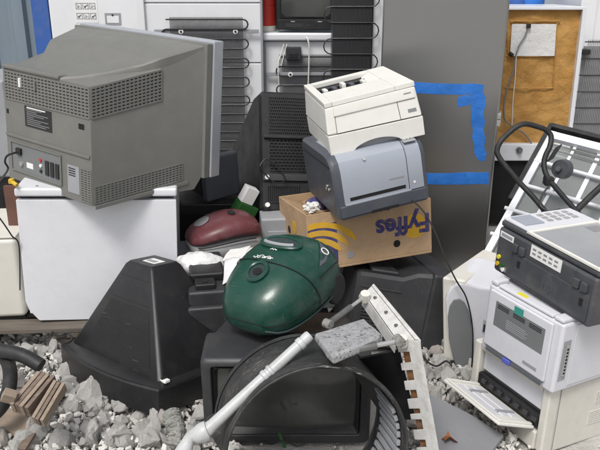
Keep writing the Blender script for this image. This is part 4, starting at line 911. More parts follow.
# lower tray unit with arched cut-out
n_ = 18; arch = [(-AW / 2, 0)] + [(-.115, 0)] + [(-.10 + .20 * k_ / n_, .030 * math.sin(math.pi * k_ / n_) ** .6) for k_ in range(n_ + 1)] + [(.115, 0), (AW / 2, 0), (AW / 2, .078), (-AW / 2, .078)]
mb = MB(); mb.prism(arch, lambda x, z, d: V((x, d - .006 + .012 * z, z)), 0, .05, .003); mb.build('tray_front', 'printer_white', t, angle=30)
mb = MB(); mb.box(-AW / 2 + .002, AW / 2 - .002, .045, AD, 0, .078, .006); mb.build('tray_housing', 'printer_white', t)
mb = MB(); mb.box(-.12, .12, .02, .044, .002, .06); mb.build('finger_recess', 'midgrey', t)
def taper(z): return .012 * (z - .078) / .15
ub = [V(q) for q in ((-AW / 2, 0, .0805), (AW / 2, 0, .0805), (AW / 2, AD, .0805), (-AW / 2, AD, .0805), (-AW / 2 + .010, .022, .186), (AW / 2 - .010, .022, .198), (AW / 2 - .012, AD - .01, AH - .020), (-AW / 2 + .012, AD - .01, AH - .030))]
mb = MB(); mb.hexa(ub, .008, 3); mb.build('body', 'printer_white', t)
fu = Patch(ub[0], ub[1], ub[5], ub[4])
plate(t, 'front_door', fu, .10, .765, .02, .97, .004, 'printer_white', .0015)
bl = plate(t, 'front_lip', fu, .085, .97, .63, .99, .010, 'printer_white', .004)
plate(t, 'side_cover', fu, .772, .985, .02, .61, .004, 'printer_white', .0015)
plate(t, 'badge', fu, .85, .93, .81, .85, .0008, 'print_grey', base=.010); plate(t, 'mark', fu, .86, .95, .18, .30, .0008, 'print_grey', base=.004)
plate(t, 'joint', fu, .095, .10, .02, .95, .0045, 'print_grey'); plate(t, 'joint', fu, .766, .771, .02, .63, .0045, 'print_grey')
tu = Patch(ub[4], ub[5], ub[6], ub[7])
plate(t, 'output_recess', tu, .08, .80, .40, .90, .0012, 'void')
for (s0, s1, t0, t1, hh) in ((.0, .085, .0, 1, .020), (.78, 1, .0, 1, .020), (.085, .78, .90, 1, .020), (.085, .78, .0, .44, .0195)): plate(t, 'top_deck', tu, s0, s1, t0, t1, hh, 'printer_white', .003)
ow = MB(); ow.hexa([tu(.56, .46, .002), tu(.778, .46, .002), tu(.778, .89, .002), tu(.68, .89, .002), tu(.56, .46, .003), tu(.778, .46, .019), tu(.778, .89, .019), tu(.68, .89, .003)], .001); ow.build('output_slope', 'printer_white', t)
for i, s_ in enumerate((.15, .26, .36, .46, .60)):
    c = tu(s_, .56, .012); mb = MB(); mb.box(c.x - .009, c.x + .009, c.y - .03, c.y + .02, c.z - .004, c.z + (.010 if i != 2 else .02), .003); mb.build('exit_finger', 'printer_white' if i % 2 == 0 else 'slate_plastic', t)
mb = MB(); c0, c1 = tu(.10, .70, .007), tu(.66, .70, .007); mb.cyl(c0, c1, .006, n=10); mb.build('exit_roller', 'charcoal_plastic', t)

# M beige laser with open tray
t = thing('beige_printer', 'beige laser printer with open paper tray, bottom of the right stack', 'printer', (.724 + .012, 2.221, .0), (-2.0, 0, -64))
MW, MD, MH = .39, .43, .272
mb = MB(); mb.box(-MW / 2 + .004, MW / 2 - .004, .045, MD, .004, MH - .004, .016, 3); mb.build('body', 'printer_beige', t)
for nm, b4 in (('front_frame', (-MW / 2, -MW / 2 + .034, 0, .050, .02, MH)), ('front_frame', (MW / 2 - .034, MW / 2, 0, .050, .02, MH)), ('front_frame', (-MW / 2 + .036, MW / 2 - .036, 0, .050, MH - .028, MH - .002)), ('front_frame', (-MW / 2 + .036, MW / 2 - .036, 0, .050, .012, .085))):
    mb = MB(); mb.box(*b4, .008, 3); mb.build(nm, 'printer_beige', t)
mb = MB(); mb.box(-MW / 2 + .034, MW / 2 - .034, .036, .048, .08, MH - .02); mb.build('inner_wall', 'print_grey', t)
mb = MB(); mb.box(-MW / 2 + .04, MW / 2 - .04, .020, .040, MH - .11, MH - .03, .004); mb.build('inner_flap', 'printer_lavender', t)
mb = MB(); mb.box(-MW / 2 + .036, MW / 2 - .036, .004, .030, .10, .150, .006); rl = mb.build('feed_bar', 'black_plastic', t)
for i in range(7):
    x = -.13 + i * .044; mb = MB(); mb.cyl((x, .004, .128), (x + .022, .004, .128), .010, n=12); mb.build('feed_roller', 'charcoal_plastic', rl)
TM = Matrix.Translation((0, .0, .098)) @ Matrix.Rotation(R(-20), 4, 'X')
mb = MB(); mb.box(-MW / 2 + .045, MW / 2 - .045, -.175, .0, -.006, .006, .004, M=TM); tr = mb.build('open_tray', 'printer_white', t)
for x0, x1, y0, y1 in ((-.145, -.13, -.172, -.01), (.13, .145, -.172, -.01), (-.13, .13, -.174, -.162)):
    mb = MB(); mb.box(x0, x1, y0, y1, .006, .013, .002, M=TM); mb.build('tray_rim', 'printer_white', tr)
for x0, x1, y0, y1 in ((-.11, .10, -.155, -.12), (-.11, .10, -.11, -.075), (-.11, .10, -.065, -.03)):
    mb = MB(); mb.box(x0, x1, y0, y1, .0055, .009, .0015, M=TM); mb.build('tray_ridge', 'printer_lavender', tr)
for x in (-.075, .065):
    mb = MB(); mb.box(x, x + .012, -.12, -.03, .006, .014, .002, M=TM); mb.build('paper_guide', 'midgrey', tr)
sdm = Patch((MW / 2 - .004, .03, 0), (MW / 2 - .004, MD, 0), (MW / 2 - .004, MD, MH), (MW / 2 - .004, .03, MH))
grille(t, sdm, .45, .80, .30, .48, 12, 6, 'printer_beige', .004, .005, .0025, dark='midgrey', stagger=False); grille(t, sdm, .50, .85, .60, .76, 12, 5, 'printer_beige', .004, .005, .0025, dark='midgrey', stagger=False)
plate(t, 'seam', sdm, .06, .065, .04, .95, .0008, 'print_grey')
tpm = Patch((-MW / 2, .05, MH - .004), (MW / 2, .05, MH - .004), (MW / 2, MD, MH - .004), (-MW / 2, MD, MH - .004)); plate(t, 'top_cover', tpm, .04, .96, .03, .95, .004, 'printer_beige', .002)

# L lavender-white laser
t = thing('lavender_printer', 'pale lavender laser printer with grey rear plate, middle of the right stack', 'printer', (.730, 2.165, .278), (-1.4, 1.6, -61.7))
LW, LD, LH = .342, .37, .264
mb = MB(); mb.box(-LW / 2, LW / 2, .012, LD, 0, LH - .006, .012, 3); mb.build('body', 'printer_lavender', t)
lf = Patch((-LW / 2, .012, 0), (LW / 2, .012, 0), (LW / 2, .012, LH), (-LW / 2, .012, LH))
rd_ = plate(t, 'rear_door', lf, .06, .90, .12, .93, .012, 'printer_lavender', .005)
gp = plate(rd_, 'rear_plate', lf, .17, .83, .47, .82, .0012, 'grey_panel', base=.012)
for i in range(9):
    t0 = .735 + (i % 3) * .022; s0 = .20 + (i // 3) * .215; plate(gp, 'plate_slot', lf, s0, s0 + .16, t0, t0 + .010, .0008, 'void', base=.0131)
for i in range(5): plate(gp, 'plate_print', lf, .34, .60 + .03 * (i % 2), .52 + i * .028, .532 + i * .028, .0006, 'midgrey', base=.0131)
plate(rd_, 'sticker', lf, .42, .54, .80, .90, .0008, 'sticker_teal', base=.0134)
plate(t, 'lower_bay', lf, .08, .88, .02, .115, .003, 'midgrey', .001)
lv = plate(t, 'lever', lf, .36, .46, .03, .10, .016, 'lever_blue', .003); plate(t, 'bay_rail', lf, .10, .86, .05, .075, .010, 'slate_plastic', .002)
plate(t, 'rating_label', lf, .62, .80, .20, .245, .0008, 'midgrey', base=.012)
plate(t, 'side_port', lf, -.005, .05, .22, .42, .002, 'midgrey'); plate(t, 'port_socket', lf, .012, .036, .25, .36, .0022, 'void', base=.001)
lt = Patch((-LW / 2, .012, LH - .006), (LW / 2, .012, LH - .006), (LW / 2, LD, LH - .006), (-LW / 2, LD, LH - .006))
plate(t, 'top_ridge', lt, .13, .86, .0, .10, .012, 'printer_lavender', .005); plate(t, 'top_ridge', lt, .02, .115, .0, .16, .018, 'printer_lavender', .006); plate(t, 'top_ridge', lt, .87, .985, .0, .3, .014, 'printer_lavender', .005)
plate(t, 'warning_sticker', lt, .36, .48, .02, .075, .0008, 'sticker_yellow', base=.012)
lsd = Patch((LW / 2, .012, 0), (LW / 2, LD, 0), (LW / 2, LD, LH), (LW / 2, .012, LH))
plate(t, 'port_bay', lsd, .04, .13, .18, .74, .0012, 'midgrey'); pb = plate(t, 'parallel_port', lsd, .07, .105, .25, .68, .006, 'light_metal', .002)
for i in range(8): plate(pb, 'port_slot', lsd, .078, .097, .28 + i * .048, .305 + i * .048, .001, 'void', base=.006)
plate(t, 'side_cover', lsd, .17, .98, .08, .93, .003, 'printer_lavender', .0015)

# K charcoal all-in-one
t = thing('scanner_printer', 'charcoal scanner printer with glass lid, topmost of the right stack', 'printer', (.793, 2.190, .547), (-1.6, 2.6, -65.5))
KW, KD, KH = .458, .32, .199
mb = MB(); mb.box(-KW / 2, KW / 2, 0, KD, 0, KH - .03, .012, 3); mb.build('body', 'printer_charcoal', t)
mb = MB(); mb.box(-KW / 2 + .002, KW / 2 - .002, .004, KD, KH - .028, KH - .006, .008, 3); mb.build('scanner_deck', 'printer_charcoal', t)
kf_ = Patch((-KW / 2, 0, 0), (KW / 2, 0, 0), (KW / 2, 0, KH - .03), (-KW / 2, 0, KH - .03)); kt = Patch((-KW / 2, 0, KH - .006), (KW / 2, 0, KH - .006), (KW / 2, KD, KH - .006), (-KW / 2, KD, KH - .006))
plate(t, 'top_panel', kt, .01, .285, .03, .99, .010, 'printer_lavender', .004)
cpn = plate(t, 'control_pad', kt, .05, .22, .08, .34, .006, 'printer_silver', .002, base=.009)
for i in range(3):
    for j in range(4): plate(cpn, 'button', kt, .06 + i * .055, .095 + i * .055, .42 + j * .12, .49 + j * .12, .004, 'light_metal', .001, base=.0095)
gl = plate(t, 'scan_bed', kt, .295, .985, .02, .985, .004, 'scan_glass', base=.0005)
for (s0, s1, t0, t1) in ((.29, .325, .005, .995), (.965, .995, .005, .995), (.326, .964, .005, .035), (.326, .964, .96, .995)): plate(t, 'glass_frame', kt, s0, s1, t0, t1, .010, 'printer_white', .002)
plate(gl, 'bed_print', kt, .36, .46, .72, .9, .0006, 'print_grey', base=.0046)
lb = plate(t, 'rear_label', kf_, .37, .68, .74, .99, .0012, 'print_white')
for i in range(5):
    for j in range(2): plate(lb, 'label_print', kf_, .39 + i * .055, .425 + i * .055, .80 + j * .09, .84 + j * .09, .0006, 'print_grey', base=.0011)
sk = plate(t, 'serial_sticker', kf_, .03, .18, .80, .93, .0010, 'print_white'); plate(sk, 'barcode', kf_, .045, .165, .83, .90, .0005, 'midgrey', base=.001)
plate(t, 'rear_door', kf_, .21, .97, .10, .64, .006, 'printer_charcoal', .0025)
for s_ in (.20, .27, .82, .89): plate(t, 'hinge_boss', kf_, s_, s_ + .055, .66, .84, .014, 'printer_charcoal', .004)
for s_ in (.27, .90): plate(t, 'latch', kf_, s_, s_ + .028, .38, .52, .003, 'void', base=.0055)
text('emblem_print', 'hp', .050, 'emblem_dark', t, (.045, -.0068, .062), (1, 0, 0), (0, 0, 1), .0005, .001)
for (s_, t_, mm) in ((.055, .36, 'sticker_yellow'), (.05, .20, 'orange_plug'), (.11, .22, 'green_box'), (.12, .14, 'print_white')):
    mb = MB(); disc(mb, kf_, s_, t_, .008, .006, 14); mb.build('socket', mm, t)
plate(t, 'usb_port', kf_, .085, .15, .10, .2, .004, 'light_metal', .001)

# pale upright machine J
t = thing('upright_scanner', 'pale machine with dark oval side panel standing on end beside the right stack', 'machine', (.5, 2.62, 0), (0, 0, 0))
YJ = 2.62; tj = [P(442, 273, YJ + .03), P(466, 280, YJ + .0), P(503, 258, YJ + .30), P(483, 249.5, YJ + .36)]; zj = sum(p.z for p in tj) / 4
tj = [V((p.x, p.y, zj + (p.z - zj) * .3)) for p in tj]; mb = MB(); mb.hexa([V((p.x + .03, p.y, .03)) for p in tj] + tj, .012, 3); mb.build('body', 'printer_beige', t, world=True)
out2 = [(444.5, 300), (446.5, 293), (451, 287), (458, 283.5), (467, 283), (480, 287), (497, 290), (503, 330), (500, 360), (490, 390), (471, 390), (463, 383), (453, 361), (446.5, 332)]
pj = [P(u, v, YJ) for u, v in out2]; pj = [(p.x, p.z) for p in pj]
mb = MB(); mb.prism(pj, lambda x, z, d: V((x + d * .5, YJ + d, max(.0, z + .10 * d))), 0, .22, .014); mb.build('front_shell', 'printer_lavender', t, world=True)
ovl = [(447.5, 316), (449.5, 305), (453.5, 299), (459, 298), (464, 301.5), (468, 309), (470.5, 320), (472, 347), (471, 370), (469.5, 386), (462, 379), (454, 361), (449, 340)]
po = [P(u, v, YJ) for u, v in ovl]; mb = MB(); mb.prism([(p.x, p.z) for p in po], lambda x, z, d: V((x, YJ - d, z)), .0005, .010, .004); mb.build('side_panel', 'grey_panel', t, world=True)
# cord hanging from the silver printer
mb = MB(); mb.tube([P(u, v, y) for u, v, y in ((412, 200, 2.80), (424, 212, 2.76), (436, 234, 2.70), (444, 255, 2.64), (456, 280, 2.59), (466, 297, 2.585), (471.5, 320, 2.585), (473, 345, 2.58), (471, 375, 2.58), (468, 400, 2.50))], .0032, 7)
tag(mb.build('hanging_cord', 'cable_black'), 'thin black cord from the silver printer down the pale upright machine', 'cord')

# ------------------------------------------------------------------ white frame, glass and black handle at the right
T1, B1 = P(551, 129, 3.5), P(480, 258, 2.95); T2 = P(642, 145, 3.3); Uv = (B1 - T1); wd = (T2 - T1); wd -= Uv * (wd.dot(Uv) / Uv.length_squared); B2 = B1 + wd
t = thing('shelf_rack', 'white barred frame with black edge seal and glass leaning at the right', 'rack', (B1.x, B1.y, 0)); fp = Patch(B1, B2, T1 + wd, T1)
for (s0, t0, s1, t1, wdt, d0, d1, nm, m_) in ((-.02, .42, -.02, 1.03, .02, -.03, .012, 'edge_seal', 'rubber'), (-.02, 1.02, 1.02, 1.02, .025, -.03, .014, 'edge_seal', 'rubber'), (.04, 0, .04, .985, .03, -.02, .004, 'frame_bar', 'white_enamel'), (.0, .955, 1, .955, .045, -.02, .006, 'frame_bar', 'white_enamel'), (.96, 0, .96, .93, .03, -.02, .004, 'frame_bar', 'white_enamel'), (.06, .0, .94, .0, .03, -.02, .004, 'frame_bar', 'white_enamel'), (.30, .02, .34, .94, .014, -.03, -.015, 'frame_bar', 'white_enamel'), (.62, .02, .62, .94, .02, -.035, -.02, 'frame_bar', 'white_enamel')):
    mb = MB(); bar_on(mb, fp, s0, t0, s1, t1, wdt, d0, d1); mb.build(nm, m_, t, world=True)
for t_ in (.17, .36, .55, .74):
    mb = MB(); mb.cyl(fp(-.03, t_, .0), fp(.95, t_, .0), .009, n=10); mb.build('bar', 'white_enamel', t, world=True)
for t_ in (.86, .90):
    mb = MB(); mb.cyl(fp(.08, t_, -.01), fp(.9, t_, -.01), .004, n=8); mb.build('wire', 'rod_metal', t, world=True)
mb = MB(); mb.hexa([fp(s_, t_, d_) for d_ in (-.03, -.026) for s_, t_ in ((.08, .05), (.94, .05), (.94, .92), (.08, .92))]); mb.build('glass_pane', 'glass', t, world=True)
mb = MB(); mb.hexa([fp(s_, t_, d_) for d_ in (-.16, -.15) for s_, t_ in ((.0, .02), (1., .02), (1., .96), (.0, .96))]); mb.build('liner', 'midgrey', t, world=True)
mb = MB(); mb.hexa([fp(s_, t_, d_) for d_ in (-.15, -.03) for s_, t_ in ((-.01, .0), (.02, .0), (.02, .98), (-.01, .98))]); mb.build('liner_side', 'white_panel', t, world=True)

YH = 3.02; t = thing('push_handle', 'black tubular push handle with round hinge disc before the white rack', 'handle', (.95, 3.0, 0))
def hp(u, v, y=None): return P(u, v, y or YH)
loop = [(548, 215, 2.92), (534, 198, 2.96), (520, 183, 3.0), (507, 168, 3.02), (499, 157, 3.04), (497, 150, 3.05), (501, 141, 3.06), (510, 132, 3.08), (519, 125.5, 3.09), (527, 124, 3.1), (537, 126.5, 3.1), (546, 130, 3.1), (551, 136, 3.09), (550, 146, 3.07), (545.5, 156, 3.05), (544, 165, 3.03), (547, 176, 3.0), (556, 188, 2.97), (570, 204, 2.93), (588, 224, 2.88)]
mb = MB(); mb.tube([P(*q) for q in loop], .0118, 12, sub=4); mb.build('grip_tube', 'rubber', t, world=True)
mb = MB(); mb.tube([P(*q) for q in ((604, 184, 3.0), (590, 197, 2.97), (574, 213, 2.92))], .014, 12); mb.build('strut', 'rubber', t, world=True)
c = P(562, 169, 3.03); nrm = V((-.75, -.62, .2)).normalized(); mb = MB(); mb.cyl(c - nrm * .018, c + nrm * .018, .044, .040, n=28); hb = mb.build('hinge_disc', 'printer_charcoal', t, world=True)
mb = MB(); mb.cyl(c + nrm * .016, c + nrm * .034, .012, n=8); o = mb.build('bolt', 'rod_metal', t, world=True)
mb = MB(); a_, b_ = P(550, 160, 3.03), P(559, 146, 3.03); mb.obox((a_ + b_) / 2, (b_ - a_) / 2, V((.012, 0, .008)), V((0, .008, 0)), .002); mb.build('lever', 'charcoal_plastic', t, world=True)
a_, b_ = P(541, 176, 3.0), P(556, 186, 2.99); mb = MB(); mb.obox((a_ + b_) / 2, V((.02, 0, 0)), V((0, .02, 0)), V((0, 0, .018)), .005); mb.build('clamp', 'black_plastic', t, world=True)
mb = MB(); mb.tube([P(*q) for q in ((549, 186, 2.97), (543, 194, 2.95), (540, 205, 2.93), (548, 211, 2.9), (560, 209, 2.9))], .004, 6); mb.build('wire', 'cable_black', t, world=True)
# a grey appliance hidden behind right stack, carrying the handle's far side
t = thing('grey_tub', 'grey plastic bin glimpsed behind the charcoal scanner printer', 'bin', (1.22, 2.85, 0), (0, 0, 8))
mb = MB(); zt_ = .42; mb.hexa([V(q) for q in ((-.14, 0, 0), (.2, 0, 0), (.2, .28, 0), (-.14, .28, 0), (-.17, -.02, zt_), (.24, -.02, zt_), (.24, .3, zt_), (-.17, .3, zt_))], .012); mb.build('body', 'slate_plastic', t)
mb = MB(); mb.box(-.185, .255, -.035, .315, zt_ - .01, zt_ + .015, .008); mb.build('rim', 'midgrey', t)

# ------------------------------------------------------------------ washing machine remains: tub, frame, weight, pipe
c = P(318, 455, 1.74)
t = thing('washer_tub', 'scuffed black washing-machine tub ring lying before the black television', 'tub', c, (-9, 0, 12))
TR, TL = .272, .27; n_ = 72
def circ(r_, y, dx=0, dz=0): return [V((dx + r_ * math.cos(2 * math.pi * k_ / n_), y, dz + r_ * math.sin(2 * math.pi * k_ / n_))) for k_ in range(n_)]
mb = MB(); mb.loft([circ(TR, .012), circ(TR * 1.0, .08), circ(TR * 1.0, TL, -.0), circ(TR * .985, TL), circ(TR * .985, .08), circ(TR * .985, .012)], wrap=True); mb.build('tub_wall', 'tub_black', t, angle=40, weighted=False)
mb = MB(); mb.loft([circ(TR * 1.018, 0), circ(TR * 1.022, .004), circ(TR * 1.022, .014), circ(TR * 1.002, .018), circ(TR * .978, .012), circ(TR * .974, .004), circ(TR * .98, 0)], wrap=True); rim = mb.build('rim', 'tub_black', t, angle=40, weighted=False)
mb = MB(); mb.tube([V((TR * 1.0 * math.cos(q), -.002, TR * 1.0 * math.sin(q))) for q in [2 * math.pi * k_ / 60 for k_ in range(60)]], .0035, 6, sub=1, closed=True); mb.build('rim_bead', 'tub_black', rim, weighted=False)
mb = MB(); mb.loft([circ(TR * 1.012, TL - .02), circ(TR * 1.02, TL - .012), circ(TR * 1.02, TL), circ(TR * .97, TL)], wrap=True); mb.build('back_rim', 'tub_black', t, angle=40, weighted=False)
for k_ in range(9):   # ribbed liner pieces inside, right
    q = R(-28 + k_ * 6.0); cc = V((TR * .955 * math.cos(q), .12, TR * .955 * math.sin(q))); rad = V((math.cos(q), 0, math.sin(q))); tan = V((-math.sin(q), 0, math.cos(q)))
    mb = MB(); mb.obox(cc, V((0, .085, 0)), tan * .0085, rad * .006, .002); mb.build('liner_rib', 'midgrey', t)
for k_ in range(16):
    q = R(-130 + k_ * 6.0); cc = V((TR * .955 * math.cos(q), .12, TR * .955 * math.sin(q))); rad = V((math.cos(q), 0, math.sin(q))); tan = V((-math.sin(q), 0, math.cos(q)))
    mb = MB(); mb.obox(cc, V((0, .10, 0)), tan * .005, rad * .010, .002); mb.build('stiffener', 'tub_black', t)
# side lug flap at lower left
q0 = [P(204, 424, 1.80), P(233, 411, 1.80), P(231, 432, 1.76), P(222, 455, 1.74)]; mb = MB(); mb.hexa([q0[0], q0[1], q0[2], q0[3]] + [q + V((.004, .03, .006)) for q in q0], .003); mb.build('lug', 'tub_black', t, world=True)

# white pipe across the tub
t = thing('white_pipe', 'white plastic pipe with collars lying across the black tub', 'pipe', P(200, 437, 1.72))
pa, pb = P(206, 431, 1.715), P(310, 335, 1.875); dd = (pb - pa)
mb = MB(); rp_ = [(0, .0225), (.03, .0205), (.5, .0200), (.55, .0200)]
n_2 = 18; q = dd.normalized().to_track_quat('Z', 'Y')
prof = [(0, .024), (.04, .0225), (.06, .0205), (.54, .0195), (.55, .0235), (.575, .0235), (.58, .020), (.60, .020), (.605, .0235), (.625, .0235), (.63, .0195), (.885, .0185), (.89, .022), (.925, .022), (.93, .0185), (.95, .020), (.985, .020), (1, .017)]
mb.loft([[pa + dd * f_ + q @ V((.86 * r_ * math.cos(2 * math.pi * k_ / n_2), .86 * r_ * math.sin(2 * math.pi * k_ / n_2), 0)) for k_ in range(n_2)] for f_, r_ in prof]); mb.build('pipe', 'pipe_white', t, world=True, angle=40)
mb = MB(); mb.tube([P(208, 430, 1.715), P(199, 434, 1.71), P(191, 437, 1.71), P(186, 446, 1.70), P(181, 460, 1.69)], lambda f_: .023 + .006 * math.sin(f_ * 7 + .8), 14, sub=8); mb.build('elbow', 'pipe_white', t, world=True)
mb = MB(); mb.tube([P(172, 414, 1.93), P(174, 422, 1.90), P(177, 432, 1.87), P(174, 446, 1.84)], lambda f_: .028 + .003 * math.sin(f_ * 60), 14, sub=14)
tag(mb.build('flexible_hose', 'cloth', weighted=False), 'short grey corrugated hose end beside the white pipe', 'hose')

# white cabinet frame
t = thing('washer_carcass', 'white washing-machine frame rail with rusty slots right of the black tub', 'frame', (.38, 1.9, 0))
n0, n1 = P(409, 343, 1.86), P(369, 289, 2.20); dn = P(431, 458, 1.80)
# outer sheet : thin L-plates
o1, o2, o3 = P(420, 340, 1.84), P(373.5, 284, 2.21), P(441, 460, 1.78); i1, i2, i3 = P(397, 340, 1.90), P(364, 293, 2.19), P(419, 458, 1.84)
def strip(a0, a1, b1, b0, th_, nm, m_, par, bev=.0015):
    nrm_ = (V(a1) - V(a0)).cross(V(b0) - V(a0)).normalized() * th_; mb = MB(); mb.hexa([a0, a1, b1, b0] + [V(q) - nrm_ for q in (a0, a1, b1, b0)], bev); return mb.build(nm, m_, par, world=True)
e1, e2, e3 = o1.lerp(i1, .22), o2.lerp(i2, .22), o3.lerp(i3, .22)
strip(e1, e2, i2, i1, .004, 'top_rail', 'white_grimy', t)
strip(o1, o2, o2 + V((.004, -.002, -.05)), o1 + V((.004, -.002, -.05)), .003, 'outer_sheet', 'white_grimy', t); strip(o1, o3, o3 + V((-.006, .03, 0)), o1 + V((-.006, .03, 0)), .003, 'outer_sheet', 'white_grimy', t)
strip(o1 + V((0, 0, .002)), o2 + V((0, 0, .002)), e2 + V((0, 0, .002)), e1 + V((0, 0, .002)), .005, 'rolled_edge', 'white_grimy', t)
strip(o1, o3, e3, e1, .006, 'post_edge', 'white_grimy', t)
strip(i2 + V((0, 0, -.002)), i1 + V((0, 0, -.002)), i1 + V((-.004, .0, -.045)), i2 + V((-.004, .0, -.045)), .003, 'rail_skirt', 'white_grimy', t)
strip(e1 + V((0, .012, 0)), e3 + V((0, .012, 0)), e3.lerp(i3, .72) + V((0, .014, 0)), e1.lerp(i1, .72) + V((0, .014, 0)), .004, 'rust_strip', 'rust', t)
for k_ in range(7):
    f0 = .02 + k_ * .145 + random.uniform(-.015, .015); f1 = f0 + random.uniform(.055, .095); ee = lambda f_: e1.lerp(e3, f_); ii = lambda f_: i1.lerp(i3, f_)
    strip(ee(f0), ee(f1), ii(f1 + .01), ii(f0 + .02), .004, 'post_tab', 'white_grimy', t)
strip(e1, e3, e1.lerp(i1, .0).lerp(e3, 1) + (i3 - e3) * .38, e1 + (i1 - e1) * .38, .004, 'post_web', 'white_grimy', t)
for f_ in (.25, .5, .8):
    mb = MB(); q = e1.lerp(e2, f_).lerp(i1.lerp(i2, f_), .45); mb.cyl(q + V((0, 0, .001)), q + V((0, 0, .005)), .006, n=12); mb.build('rivet', 'rod_metal', t, world=True)
mb = MB(); q = P(402, 341, 1.87); mb.cyl(q + V((0, 0, -.01)), q + V((0, -.008, .016)), .018, .014, n=16); sk = mb.build('mount_boss', 'cream_plastic', t, world=True)
mb = MB(); q = P(365, 296, 2.15); mb.cyl(q + V((0, 0, -.015)), q + V((0, -.01, .015)), .016, n=14); mb.build('mount_boss', 'cream_plastic', t, world=True)
# dark inner side panel below the rail
pn = [P(345, 362, 2.02), P(400, 350, 1.95), P(416, 420, 1.93), P(385, 420, 2.0)]
mb = MB(); mb.hexa(pn + [q + V((.0, .012, 0)) for q in pn], .002); mb.build('inner_panel', 'black_plastic', t, world=True)
# counterweight slab
zc_ = .575; cpts = [PZ(314, 333, zc_), PZ(364, 318, zc_), PZ(384, 336, zc_), PZ(333, 357, zc_)]; cen = sum(cpts, V()) / 4
def slab():
    mb = MB(); t2 = mb.bm; rgx = 10; g = []
    pt_ = Patch(cpts[3], cpts[2], cpts[1], cpts[0]); o_ = MB(); o_.hexa([pt_(s_, t_, -.028) for s_, t_ in ((0, 0), (1, 0), (1, 1), (0, 1))] + [pt_(s_, t_, 0) for s_, t_ in ((0, 0), (1, 0), (1, 1), (0, 1))], .008, 3)
    bmesh.ops.triangulate(o_.bm, faces=o_.bm.faces); bmesh.ops.subdivide_edges(o_.bm, edges=list(o_.bm.edges), cuts=3, use_grid_fill=True)
    for v in o_.bm.verts: v.co += noise.noise_vector(v.co * 40) * .0035
    o = o_.build('counterweight', 'counterweight', weighted=False, angle=60); return tag(o, 'speckled grey concrete counterweight block on top of the black tub', 'block')
slab()
def rod(a_, b_, r_, lab):
    t_ = thing('damper_rod', lab, 'rod', a_, group='damper rods of the dismantled washer'); mb = MB(); d_ = (b_ - a_)
    mb.cyl(a_, a_ + d_ * .62, r_, n=14); mb.build('cylinder', 'rod_metal', t_, world=True); mb = MB(); mb.cyl(a_ + d_ * .60, b_, r_ * .62, n=12); mb.build('piston', 'light_metal', t_, world=True)
    for q, rr_ in ((a_, 1.5), (b_, 1.25)):
        mb = MB(); s_ = d_.cross(V((0, 0, 1))).normalized() * r_ * 1.3; mb.cyl(q - s_, q + s_, r_ * rr_, n=14); mb.build('eyelet', 'cloth', t_, world=True)
rod(P(337, 353, 1.80), P(399, 341, 1.86), .0125, 'grey damper rod along the near edge of the concrete counterweight')
rod(P(328, 324, 2.02), P(364, 297, 2.15), .010, 'dirty damper rod slanting behind the concrete counterweight')

# ------------------------------------------------------------------ small things on the ground
gp_ = [PZ(430, 397, .085), PZ(470, 417, .075), PZ(503, 438, .065), PZ(480, 470, .055), PZ(436, 480, .06)]
mb = MB(); mb.loft([gp_, [q + V((0, 0, .012)) for q in gp_]]); o = mb.build('flat_panel', 'slate_plastic'); tag(o, 'flat grey plastic panel lying on the ground before the open tray', 'panel')
MATS['flat_grey'] = mat('flat_grey', (.22, .225, .24), .5, var=.06, dirt=.3, dcol=(.3, .29, .27), dscale=7); o.data.materials[0] = MATS['flat_grey']
mb = MB(); lfp = [(0, 0), (.02, .012), (.034, .004), (.05, .018), (.043, .03), (.052, .045), (.03, .04), (.022, .055), (.012, .038), (-.008, .04), (.002, .02)]
mb.prism(lfp, lambda x, y, d: V((x, y, d + .012 * math.sin(x * 90) + .010 * math.cos(y * 80))), 0, .0012); o = mb.build('dry_leaf', 'leaf', weighted=False, angle=20); q = PZ(449, 441, .085); o.location = q - V((.02, .02, -.006)); tag(o, 'curled brown dry leaf on the flat grey panel', 'leaf')
# black hose at left
t = thing('rubber_hose', 'thick black rubber hose looping in at the lower left edge', 'hose', PZ(20, 360, 0))
mb = MB(); mb.tube([P(u, v, y) for u, v, y in ((-30, 350, 2.30), (-8, 350, 2.30), (10, 352, 2.29), (26, 357, 2.27), (41, 366, 2.25))], .026, 16, sub=6); mb.build('hose_run', 'rubber', t, world=True)
mb = MB(); mb.tube([P(u, v, y) for u, v, y in ((2, 352, 2.36), (9, 366, 2.28), (10, 382, 2.20), (6, 398, 2.14), (-4, 412, 2.08), (-20, 422, 2.05))], .025, 16, sub=6); mb.build('hose_run', 'rubber', t, world=True)
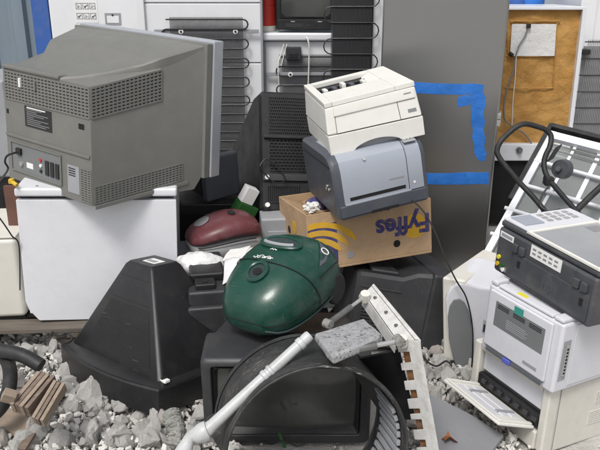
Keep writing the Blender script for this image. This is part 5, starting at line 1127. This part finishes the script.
# laminated board offcuts
def offcut(c8, m_, lab, name='board_offcut', layers=4):
    A, B, C, Dp = c8; hvec = layers[1]; nL = layers[0]
    t_ = thing(name, lab, 'board', A, group='laminated board offcuts on the rubble')
    for i in range(nL):
        lo_, hi_ = hvec * (i / nL), hvec * ((i + .86) / nL); jit = V((random.uniform(-.003, .003), random.uniform(-.003, .003), 0)); mb = MB()
        mb.hexa([q + lo_ + jit for q in (A, B, C, Dp)] + [q + hi_ + jit for q in (A, B, C, Dp)], .001); mb.build('ply_layer', m_ if i % 2 else 'wood_cut', t_, world=True)
A = P(14, 412, 2.02); Lv = P(41, 380, 2.13) - A; Hv = V((.006, -.03, .055)); offcut((A, A + Lv, A + Lv + Hv, A + Hv), 'wood_lam', 'laminated brown board offcut leaning beside the black hose', layers=(4, V((.060, -.012, -.012))))
A = P(35, 423, 1.99); Lv = P(57, 386, 2.11) - A; Hv = V((.006, -.03, .045)); offcut((A, A + Lv, A + Lv + Hv, A + Hv), 'wood_lam', 'narrow laminated brown strip next to the leaning offcut', layers=(3, V((.038, -.008, -.010))))
A = PZ(-4, 428, .06); offcut((A, PZ(22, 440, .05), PZ(36, 424, .05), PZ(8, 410, .06)), 'wood_cut', 'pale flat wood piece at the lower left corner', layers=(2, V((0, 0, .016))))
A = PZ(18, 452, .05); offcut((A, A + V((.03, -.008, 0)), PZ(62, 392, .06) + V((.008, 0, 0)), PZ(58, 390, .06)), 'wood_lam', 'long thin wooden lath lying across the rubble', layers=(2, V((.0, -.004, .02))))
mb = MB(); q = P(9, 396, 2.0); mb.box(-.02, .02, -.015, .015, -.02, .02, .002); o = mb.build('wood_chip', 'wood_cut'); o.location = q; o.rotation_euler = (.4, .5, .3); tag(o, 'small pale square wood chip on the black hose', 'wood')
mb = MB(); mb.tube([P(q_[0], q_[1], 2.02) for q_ in ((285, 447), (282, 441), (279, 433))], .006, 8); tag(mb.build('green_peg', 'green_box'), 'small green peg in front of the television screen', 'peg')

for pts_, r_, lab in (([(52, 332, 2.72), (60, 336, 2.66), (68, 333, 2.62), (72, 340, 2.58), (64, 343, 2.60), (57, 339, 2.64), (66, 336, 2.60)], .005, 'tangled black cable between the pallet and the black shell'),
                      ([(420, 352, 2.55), (428, 362, 2.50), (437, 366, 2.48), (446, 361, 2.50), (452, 366, 2.48)], .004, 'short black cable on the rubble beside the pale upright machine'),
                      ([(262, 441, 1.98), (272, 444, 1.96), (284, 441, 1.96), (297, 446, 1.95), (309, 443, 1.95)], .003, 'thin dark wire on the floor inside the black tub')):
    mb = MB(); mb.tube([P(*q) for q in pts_], r_, 7); tag(mb.build('loose_cable', 'cable_black'), lab, 'cable', 'loose cable ends on the rubble')
